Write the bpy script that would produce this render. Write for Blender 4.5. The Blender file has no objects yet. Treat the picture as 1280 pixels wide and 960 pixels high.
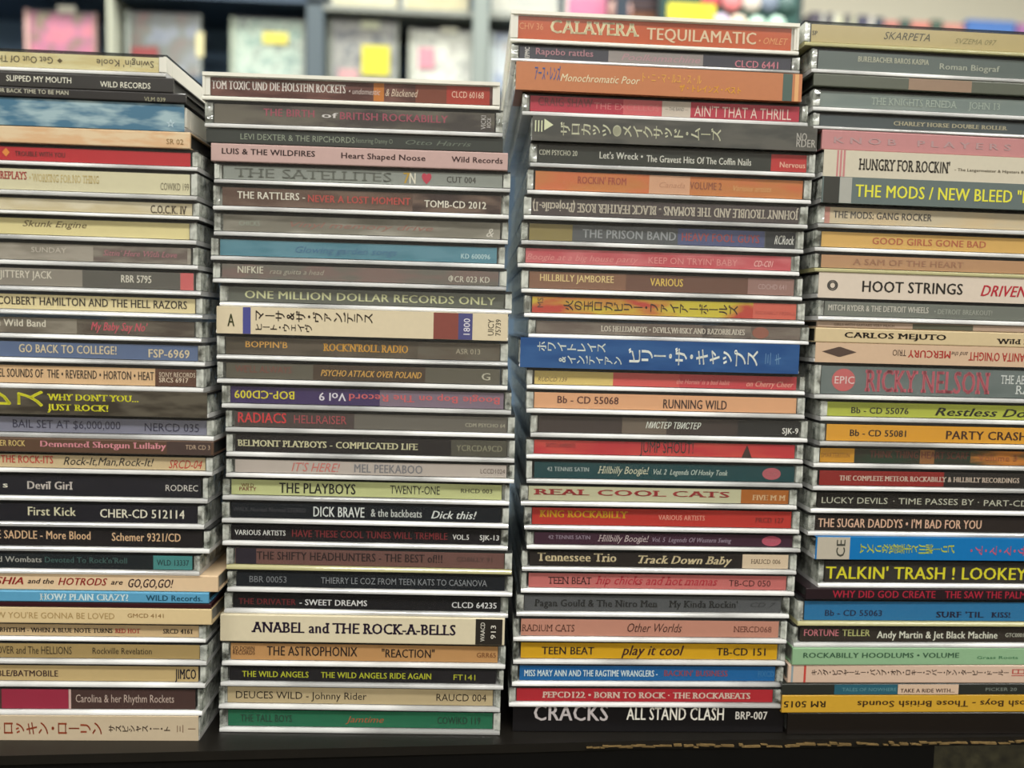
import bpy, bmesh, math, random
from mathutils import Vector, Matrix
random.seed(7)
SC = bpy.context.scene
COL = SC.collection

# ------------------------------------------------------------------ camera
CAM_LOC = (0.0, -0.34380, 0.93434)
CAM_RIGHT = (0.998202, -0.05308, 0.027847)
CAM_UP = (-0.023844, 0.074603, 0.996928)
CAM_FORWARD = (0.054994, 0.9958, -0.073203)

cam_data = bpy.data.cameras.new('camera')
cam_data.sensor_width = 36.0
cam_data.lens = 36.0 * 1000.0 / 1280.0
cam_data.clip_start = 0.01
cam_data.dof.use_dof = True
cam_data.dof.focus_distance = 0.352
cam_data.dof.aperture_fstop = 5.0
cam = bpy.data.objects.new('camera', cam_data)
COL.objects.link(cam)
_r, _u, _f = Vector(CAM_RIGHT), Vector(CAM_UP), Vector(CAM_FORWARD)
cam.matrix_world = Matrix(((_r.x, _u.x, -_f.x, CAM_LOC[0]), (_r.y, _u.y, -_f.y, CAM_LOC[1]), (_r.z, _u.z, -_f.z, CAM_LOC[2]), (0, 0, 0, 1)))
SC.camera = cam

# ------------------------------------------------------------------ world and exposure
SC.view_settings.view_transform = 'Standard'
SC.view_settings.look = 'None'
SC.view_settings.gamma = 1.0
SC.view_settings.use_curve_mapping = False
SC.view_settings.exposure = 0.10
world = bpy.data.worlds.new('world')
SC.world = world
world.use_nodes = True
world.node_tree.nodes['Background'].inputs[0].default_value = (0.9, 0.95, 1.0, 1)
world.node_tree.nodes['Background'].inputs[1].default_value = 0.15

# ------------------------------------------------------------------ lights (the lamps of the shop ceiling)
def area(x, y, z, sx, sy, power, color=(1.0, 0.985, 0.935)):
    l = bpy.data.lights.new('ceiling_lamp_light', 'AREA')
    l.shape = 'RECTANGLE'; l.size = sx; l.size_y = sy; l.energy = power; l.color = color
    o = bpy.data.objects.new('ceiling_lamp_light', l); COL.objects.link(o)
    o.location = (x, y, z)
    return o
LAMPS = [(-1.6, -1.1), (0.1, -1.1), (1.8, -1.1), (-1.6, -3.2), (0.1, -3.2), (1.8, -3.2), (-0.9, 0.45), (0.9, 0.45)]
CEIL = 2.75
for (lx, ly) in LAMPS:
    area(lx, ly, CEIL - 0.10, 1.2, 0.28, 30.0 if ly < 0 else 50.0)

# ------------------------------------------------------------------ helpers
def lin(h):
    out = []
    for i in (0, 2, 4):
        c = int(h[i:i + 2], 16) / 255.0
        out.append(c / 12.92 if c <= 0.04045 else ((c + 0.055) / 1.055) ** 2.4)
    return out + [1.0]
MATS = {}
def mat(key, build):
    if key not in MATS:
        m = bpy.data.materials.new(str(key)); m.use_nodes = True
        build(m, m.node_tree, m.node_tree.nodes['Principled BSDF'])
        MATS[key] = m
    return MATS[key]
def paint(hexc, rough=0.55, spec=0.3, grain=0.0, gscale=60.0):
    def b(m, nt, p):
        p.inputs['Base Color'].default_value = lin(hexc)
        p.inputs['Roughness'].default_value = rough
        p.inputs['Specular IOR Level'].default_value = spec
        if grain > 0:
            tc = nt.nodes.new('ShaderNodeTexCoord'); n = nt.nodes.new('ShaderNodeTexNoise'); n.inputs['Scale'].default_value = gscale; n.inputs['Detail'].default_value = 4
            mx = nt.nodes.new('ShaderNodeMix'); mx.data_type = 'RGBA'
            c = lin(hexc)
            mx.inputs[6].default_value = [v * (1 - grain) for v in c[:3]] + [1]; mx.inputs[7].default_value = [min(1, v * (1 + grain)) for v in c[:3]] + [1]
            nt.links.new(tc.outputs['Object'], n.inputs['Vector']); nt.links.new(n.outputs['Fac'], mx.inputs[0]); nt.links.new(mx.outputs[2], p.inputs['Base Color'])
    return mat(('paint', hexc, rough, spec, grain, gscale), b)
def print_mat(hexc, mott, covered=True):
    """Printed paper; MOTT mixes in a second colour in soft streaks, for print and for blotchy painted reflections."""
    ro, sp = (0.6, 0.1) if covered else (0.28, 0.5)     # bare card is laminated, a spine card sits behind the cover
    if not mott: return paint(hexc, ro, sp, 0.05, 400.0)
    h2, sc = mott  # second colour: print streaks and painted blotches of reflection
    def b(m, nt, p):
        p.inputs['Roughness'].default_value = ro; p.inputs['Specular IOR Level'].default_value = sp
        tc = nt.nodes.new('ShaderNodeTexCoord'); mp = nt.nodes.new('ShaderNodeMapping'); n = nt.nodes.new('ShaderNodeTexNoise')
        mp.inputs['Scale'].default_value = (sc * 6.0, 1.0, sc * 22.0)
        mp.inputs['Location'].default_value = (random.random() * 9, 0, random.random() * 9)
        n.inputs['Scale'].default_value = 1.0; n.inputs['Detail'].default_value = 3.0
        rp = nt.nodes.new('ShaderNodeValToRGB'); rp.color_ramp.elements[0].position = 0.42; rp.color_ramp.elements[1].position = 0.6
        rp.color_ramp.elements[0].color = lin(hexc); rp.color_ramp.elements[1].color = lin(h2)
        nt.links.new(tc.outputs['Object'], mp.inputs[0]); nt.links.new(mp.outputs[0], n.inputs['Vector']); nt.links.new(n.outputs['Fac'], rp.inputs[0]); nt.links.new(rp.outputs[0], p.inputs['Base Color'])
    return mat(('print', hexc, h2, sc, covered), b)
def clear(name, rough, haze, tint=(1, 1, 1), refl=1.0, hcol=(0.8, 0.8, 0.78), bump=0.0, vary=0.0, bscale=260.0, vscale=16.0):
    """Thin clear plastic: fresnel reflection over a see-through sheet with a diffuse haze for scuffs and painted highlights."""
    def b(m, nt, p):
        nt.nodes.remove(p)
        out = nt.nodes['Material Output']
        tr = nt.nodes.new('ShaderNodeBsdfTransparent'); tr.inputs[0].default_value = (*tint, 1)
        df = nt.nodes.new('ShaderNodeBsdfDiffuse'); df.inputs[0].default_value = (*hcol, 1)
        m1 = nt.nodes.new('ShaderNodeMixShader'); m1.inputs[0].default_value = haze
        gl = nt.nodes.new('ShaderNodeBsdfGlossy'); gl.inputs['Roughness'].default_value = rough
        fr = nt.nodes.new('ShaderNodeLayerWeight'); fr.inputs[0].default_value = 0.5        # facing = 1 - cos, alike on both sides of the sheet
        pw = nt.nodes.new('ShaderNodeMath'); pw.operation = 'POWER'; pw.inputs[1].default_value = 5.0
        mu = nt.nodes.new('ShaderNodeMath'); mu.operation = 'MULTIPLY_ADD'; mu.inputs[1].default_value = 0.9; mu.inputs[2].default_value = 0.045 * refl; mu.use_clamp = True
        m2 = nt.nodes.new('ShaderNodeMixShader')
        L = nt.links.new
        L(tr.outputs[0], m1.inputs[1]); L(df.outputs[0], m1.inputs[2])
        L(fr.outputs['Facing'], pw.inputs[0]); L(pw.outputs[0], mu.inputs[0]); L(mu.outputs[0], m2.inputs[0]); L(m1.outputs[0], m2.inputs[1]); L(gl.outputs[0], m2.inputs[2]); L(m2.outputs[0], out.inputs[0])
        if vary > 0:                                   # scuffs and painted glints come and go along the edge
            oi = nt.nodes.new('ShaderNodeObjectInfo'); tc2 = nt.nodes.new('ShaderNodeTexCoord'); ad = nt.nodes.new('ShaderNodeVectorMath'); ad.operation = 'ADD'
            mu2 = nt.nodes.new('ShaderNodeMath'); mu2.operation = 'MULTIPLY'; mu2.inputs[1].default_value = 37.0
            n2 = nt.nodes.new('ShaderNodeTexNoise'); n2.inputs['Scale'].default_value = vscale; n2.inputs['Detail'].default_value = 3.0
            mr = nt.nodes.new('ShaderNodeMapRange'); mr.inputs[1].default_value = 0.35; mr.inputs[2].default_value = 0.65; mr.inputs[3].default_value = max(0, haze - vary); mr.inputs[4].default_value = min(1, haze + vary)
            L(oi.outputs['Random'], mu2.inputs[0]); L(tc2.outputs['Object'], ad.inputs[0]); L(mu2.outputs[0], ad.inputs[1]); L(ad.outputs[0], n2.inputs['Vector']); L(n2.outputs['Fac'], mr.inputs[0]); L(mr.outputs[0], m1.inputs[0])
        if bump > 0:
            tc = nt.nodes.new('ShaderNodeTexCoord'); n = nt.nodes.new('ShaderNodeTexNoise'); n.inputs['Scale'].default_value = bscale
            bp = nt.nodes.new('ShaderNodeBump'); bp.inputs['Strength'].default_value = bump; bp.inputs['Distance'].default_value = 0.001
            L(tc.outputs['Object'], n.inputs['Vector']); L(n.outputs['Fac'], bp.inputs['Height']); L(bp.outputs[0], gl.inputs['Normal']); L(bp.outputs[0], fr.inputs['Normal'])
    return mat(('clear', name), b)
COVER = lambda: clear('spine cover', 0.17, 0.004, refl=0.9)
EDGE = lambda: clear('lid edge', 0.15, 0.62, refl=3.2, hcol=(0.97, 0.97, 0.95), vary=0.3)  # white haze paints the bright highlight along the lid lip
EDGE_GLOW = lambda: clear('glowing lid edge', 0.25, 0.75, refl=1.5, hcol=(0.92, 0.9, 0.8))  # white haze stands in for light caught in clear plastic
EDGE_YEL = lambda: clear('yellowed lid edge', 0.15, 0.5, refl=2.0, hcol=(0.85, 0.8, 0.42))
RIM = lambda: clear('top rim', 0.1, 0.05, tint=(0.4, 0.42, 0.42), refl=1.0, hcol=(0.4, 0.4, 0.4))  # dark tint paints in the shadow gap above each spine
SIDE = lambda: clear('side rail', 0.1, 0.32, tint=(0.88, 0.9, 0.88), refl=2.6, hcol=(0.9, 0.92, 0.85), bump=1.0, vary=0.3, bscale=160.0, vscale=170.0)  # patchy pale haze paints the light and dark of crinkled clear plastic

def boxes(name, lst, m, parent=None, bev=0.0, seg=1, loc=None):
    """One mesh object out of boxes (x0,x1,y0,y1,z0,z1)."""
    bm = bmesh.new()
    for (x0, x1, y0, y1, z0, z1) in lst:
        r = bmesh.ops.create_cube(bm, size=1.0)
        for v in r['verts']:
            v.co = Vector(((x0 + x1) / 2 + v.co.x * (x1 - x0), (y0 + y1) / 2 + v.co.y * (y1 - y0), (z0 + z1) / 2 + v.co.z * (z1 - z0)))
        if bev > 0:
            es = list({e for v in r['verts'] for e in v.link_edges})
            bmesh.ops.bevel(bm, geom=es, offset=bev, segments=seg, affect='EDGES', profile=0.5)
    return obj(name, bm, m, parent, loc)
def obj(name, bm, m, parent=None, loc=None, smooth=False):
    me = bpy.data.meshes.new(name)
    bm.to_mesh(me); bm.free()
    if smooth:
        for p in me.polygons: p.use_smooth = True
    me.materials.append(m)
    o = bpy.data.objects.new(name, me); COL.objects.link(o)
    if parent: o.parent = parent
    if loc: o.location = loc
    return o
def profile(name, pts, x0, x1, m, parent, smooth=False):
    """A (y,z) outline swept along x."""
    bm = bmesh.new()
    a = [bm.verts.new((x0, y, z)) for y, z in pts]; b = [bm.verts.new((x1, y, z)) for y, z in pts]
    n = len(pts)
    for i in range(n):
        bm.faces.new((a[i], b[i], b[(i + 1) % n], a[(i + 1) % n]))
    bm.faces.new(a); bm.faces.new(b[::-1])
    bmesh.ops.recalc_face_normals(bm, faces=bm.faces)
    return obj(name, bm, m, parent)
def root(name, loc, rz, label, cat, group=None):
    o = bpy.data.objects.new(name, None); COL.objects.link(o)
    o.location = loc; o.rotation_euler = (0, 0, rz); o.empty_display_size = 0.01
    o['label'] = label; o['category'] = cat
    if group: o['group'] = group
    return o

# ------------------------------------------------------------------ lettering
def raw_text(s, bold, ital, heavy=0.02):
    c = bpy.data.curves.new('lettering', 'FONT'); c.body = s; c.size = 1.0; c.resolution_u = 2
    c.offset = 0.0
    c.shear = 0.32 if ital else 0.0
    c.space_character = 1.0 + heavy * 2.2 if bold and len(s) > 1 else 1.0
    o = bpy.data.objects.new('lettering', c); COL.objects.link(o)
    bpy.context.view_layer.update()
    dg = bpy.context.evaluated_depsgraph_get()
    me = bpy.data.meshes.new_from_object(o.evaluated_get(dg), depsgraph=dg)
    bpy.data.objects.remove(o); bpy.data.curves.remove(c)
    vs = [(v.co.x, v.co.y) for v in me.vertices]; fs = [tuple(p.vertices) for p in me.polygons]
    if bold:                                           # heavier strokes: the same print struck twice, slightly offset
        n = len(vs)
        vs = [(x - heavy, y) for x, y in vs] + [(x + heavy, y) for x, y in vs]
        fs = fs + [tuple(n + k for k in q) for q in fs]
    bpy.data.meshes.remove(me)
    return vs, fs
def slab(vs, fs):
    """Adds slab serifs at the feet and heads of the strokes."""
    CAP = 0.682
    bars = []
    for lev, sgn in ((0.0, 1), (CAP, -1)):
        xs = sorted(x for x, y in vs if abs(y - lev) < 0.025)
        if not xs: continue
        run = [xs[0], xs[0]]
        runs = []
        for x in xs[1:]:
            if x - run[1] < 0.14: run[1] = x
            else: runs.append(run); run = [x, x]
        runs.append(run)
        for a, b in runs:
            if b - a > 0.06 and b - a < 0.3: bars.append((a - 0.07, b + 0.07, lev, lev + sgn * 0.105))
    for a, b, y0, y1 in bars:
        n = len(vs); vs += [(a, y0), (b, y0), (b, y1), (a, y1)]
        fs.append((n, n + 1, n + 2, n + 3) if y1 > y0 else (n + 3, n + 2, n + 1, n))
    return vs, fs
def lettering(s, x0, x1, hexc, style, h, xc, zc, y, parent, name='lettering'):
    """Flat print of the words S between x0 and x1, capitals h high, centred on height zc (metres)."""
    bold, ital = 'b' in style, 'i' in style
    if 'v' in style:                                   # Japanese set upright for a standing spine: each sign lies on its side
        vs, fs, pen = [], [], 0.0
        seq = s[::-1] if 'R' in style else s
        for ch in seq:
            if ch in ' ': pen += 0.5; continue
            v, f = raw_text(ch, bold, False)
            if not v: continue
            ax = (min(p[0] for p in v) + max(p[0] for p in v)) / 2; ay = (min(p[1] for p in v) + max(p[1] for p in v)) / 2
            ext = max(max(p[1] for p in v) - min(p[1] for p in v), 0.3)
            n = len(vs)
            wide = 0.92 if ch not in '・•' else 0.6
            if ch in 'ー一': v = [(px - ax, py - ay) for px, py in v]
            elif 'R' in style: v = [((py - ay), -(px - ax)) for px, py in v]
            else: v = [(-(py - ay), (px - ax)) for px, py in v]
            vs += [(px + pen + wide / 2, py) for px, py in v]; fs += [tuple(n + k for k in q) for q in f]
            pen += wide
        ymin, ymax = -0.42, 0.42
    else:
        vs, fs = raw_text(s, bold, ital, 0.03 if 's' in style else 0.02)
        if 's' in style: vs, fs = slab(vs, fs)
        if not vs: return None
        ymin, ymax = 0.0, 0.682
        if s in '◆▲●☆♥◎' or '▶' in s or s == '&':
            ymin, ymax = min(p[1] for p in vs), max(p[1] for p in vs)
    if not vs: return None
    xm0, xm1 = min(p[0] for p in vs), max(p[0] for p in vs)
    out = []
    if 'r' in style:                                   # a block turned on its side
        for px, py in vs:
            a = (px - xm0) / (xm1 - xm0); b = (py - ymin) / (ymax - ymin)
            out.append((x1 - b * (x1 - x0), zc - h / 2 + a * h))
        out = [(x0 + x1 - px, zc + zc - pz) for px, pz in out] if False else out
    else:
        for px, py in vs:
            a = (px - xm0) / (xm1 - xm0); b = (py - ymin) / (ymax - ymin)
            if 'u' in style: out.append((x1 - a * (x1 - x0), zc + h / 2 - b * h))
            else: out.append((x0 + a * (x1 - x0), zc - h / 2 + b * h))
    me = bpy.data.meshes.new(name)
    half = len(out) // 2 if (bold and 'v' not in style and 's' not in style) else 10 ** 9
    me.from_pydata([(px, y - (0.00002 if k >= half else 0.0), pz) for k, (px, pz) in enumerate(out)], [], fs)
    me.materials.append(paint(hexc, 0.5, 0.3))
    o = bpy.data.objects.new(name, me); COL.objects.link(o); o.parent = parent
    return o

# ------------------------------------------------------------------ the shop: structure
def structure(o, nm=None):
    o['kind'] = 'structure'; return o
for (lx, ly) in LAMPS:
    fx = root('ceiling_lamp', (lx, ly, CEIL), 0, 'long white ceiling lamp, %s row, %s' % ({-3.2: 'rear', -1.1: 'middle', 0.45: 'shelf'}[ly], 'by the first stack side' if lx < -0.5 else 'by the fourth stack side' if lx > 0.5 else 'centre of the shop'), 'lamp', 'ceiling lamps')
    boxes('lamp_housing', [(-0.64, 0.64, -0.17, 0.17, -0.06, -0.0005)], paint('e8e8e4', 0.5, 0.3), fx, 0.004)
def carpet(m, nt, p):
    p.inputs['Roughness'].default_value = 0.9; p.inputs['Specular IOR Level'].default_value = 0.1
    tc = nt.nodes.new('ShaderNodeTexCoord'); n = nt.nodes.new('ShaderNodeTexNoise'); n.inputs['Scale'].default_value = 75.0; n.inputs['Detail'].default_value = 5.0; n.inputs['Roughness'].default_value = 0.75
    rp = nt.nodes.new('ShaderNodeValToRGB'); el = rp.color_ramp.elements
    for k, (ps, cc) in enumerate([(0.40, '0c0b08'), (0.52, '1a1811'), (0.58, '3a3623'), (0.68, '7a7456')]):
        if k > 1: el.new(ps)
        el[k].position = ps; el[k].color = lin(cc)
    nt.links.new(tc.outputs['Object'], n.inputs['Vector']); nt.links.new(n.outputs['Fac'], rp.inputs[0]); nt.links.new(rp.outputs[0], p.inputs['Base Color'])
structure(boxes('floor', [(-3.6, 3.9, -5.0, 2.3, -0.1, 0.0)], mat('carpet', carpet)))
structure(boxes('ceiling', [(-3.6, 3.9, -5.0, 2.3, CEIL, CEIL + 0.1)], paint('e8e4d8', 0.8, 0.2)))
structure(boxes('wall_back', [(-3.6, 3.9, 2.2, 2.3, 0, CEIL)], paint('dcd8c4', 0.8, 0.2, 0.03, 3.0)))
structure(boxes('wall_front', [(-3.6, 3.9, -5.0, -4.9, 0, CEIL)], paint('d8d2c4', 0.8, 0.2)))
structure(boxes('wall_left', [(-3.6, -3.5, -4.9, 2.2, 0, CEIL)], paint('a8a294', 0.8, 0.2)))
structure(boxes('wall_right', [(3.8, 3.9, -4.9, 2.2, 0, CEIL)], paint('a8a294', 0.8, 0.2)))

# ------------------------------------------------------------------ the table
TZ = 0.75
tb = root('display_table', (0, 0, 0), 0, 'black table carrying the four CD stacks, worn tan front edge', 'table')
EDGE_PTS = [(-0.9, -0.028), (-0.19, -0.013), (0.023, -0.004), (0.08, -0.0012), (0.155, 0.0), (0.28, 0.0028), (0.9, 0.008)]
def edge_y(x):
    for (xa, ya), (xb, yb) in zip(EDGE_PTS, EDGE_PTS[1:]):
        if x <= xb: return ya + (yb - ya) * (x - xa) / (xb - xa)
    return EDGE_PTS[-1][1]
pts = [p[0] for p in EDGE_PTS]
bm = bmesh.new()
top = [bm.verts.new((x, edge_y(x), TZ)) for x in pts] + [bm.verts.new((0.9, 0.42, TZ)), bm.verts.new((-0.9, 0.42, TZ))]
f = bm.faces.new(top)
r = bmesh.ops.extrude_face_region(bm, geom=[f]); bmesh.ops.translate(bm, verts=[v for v in r['geom'] if isinstance(v, bmesh.types.BMVert)], vec=(0, 0, -0.004))
bmesh.ops.recalc_face_normals(bm, faces=bm.faces)
obj('table_top', bm, paint('16130f', 0.45, 0.4, 0.3, 90.0), tb)
boxes('table_panel', [(-0.9, 0.226, 0.012, 0.40, 0.0, TZ - 0.0045)], paint('0f0e0e', 0.6, 0.3, 0.2, 50.0), tb)
bm = bmesh.new()                                       # frayed worn edging along the front
x = 0.058
while x < 0.55:
    w = random.uniform(0.0015, 0.006); t = random.uniform(0.0002, 0.0009)
    y = edge_y(x) - 0.0008; z = TZ - 0.0022 + random.uniform(-0.0006, 0.0006)
    r = bmesh.ops.create_cube(bm, size=1.0)
    rot = Matrix.Rotation(random.uniform(-0.06, 0.06), 3, 'Y')
    for v in r['verts']: v.co = rot @ Vector((v.co.x * w, v.co.y * 0.0012, v.co.z * t)) + Vector((x, y, z))
    x += w * random.uniform(0.6, 1.3)
we = obj('worn_edging', bm, paint('6e5a38', 0.7, 0.2, 0.6, 300.0), tb)
we['kind'] = 'stuff'

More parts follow.
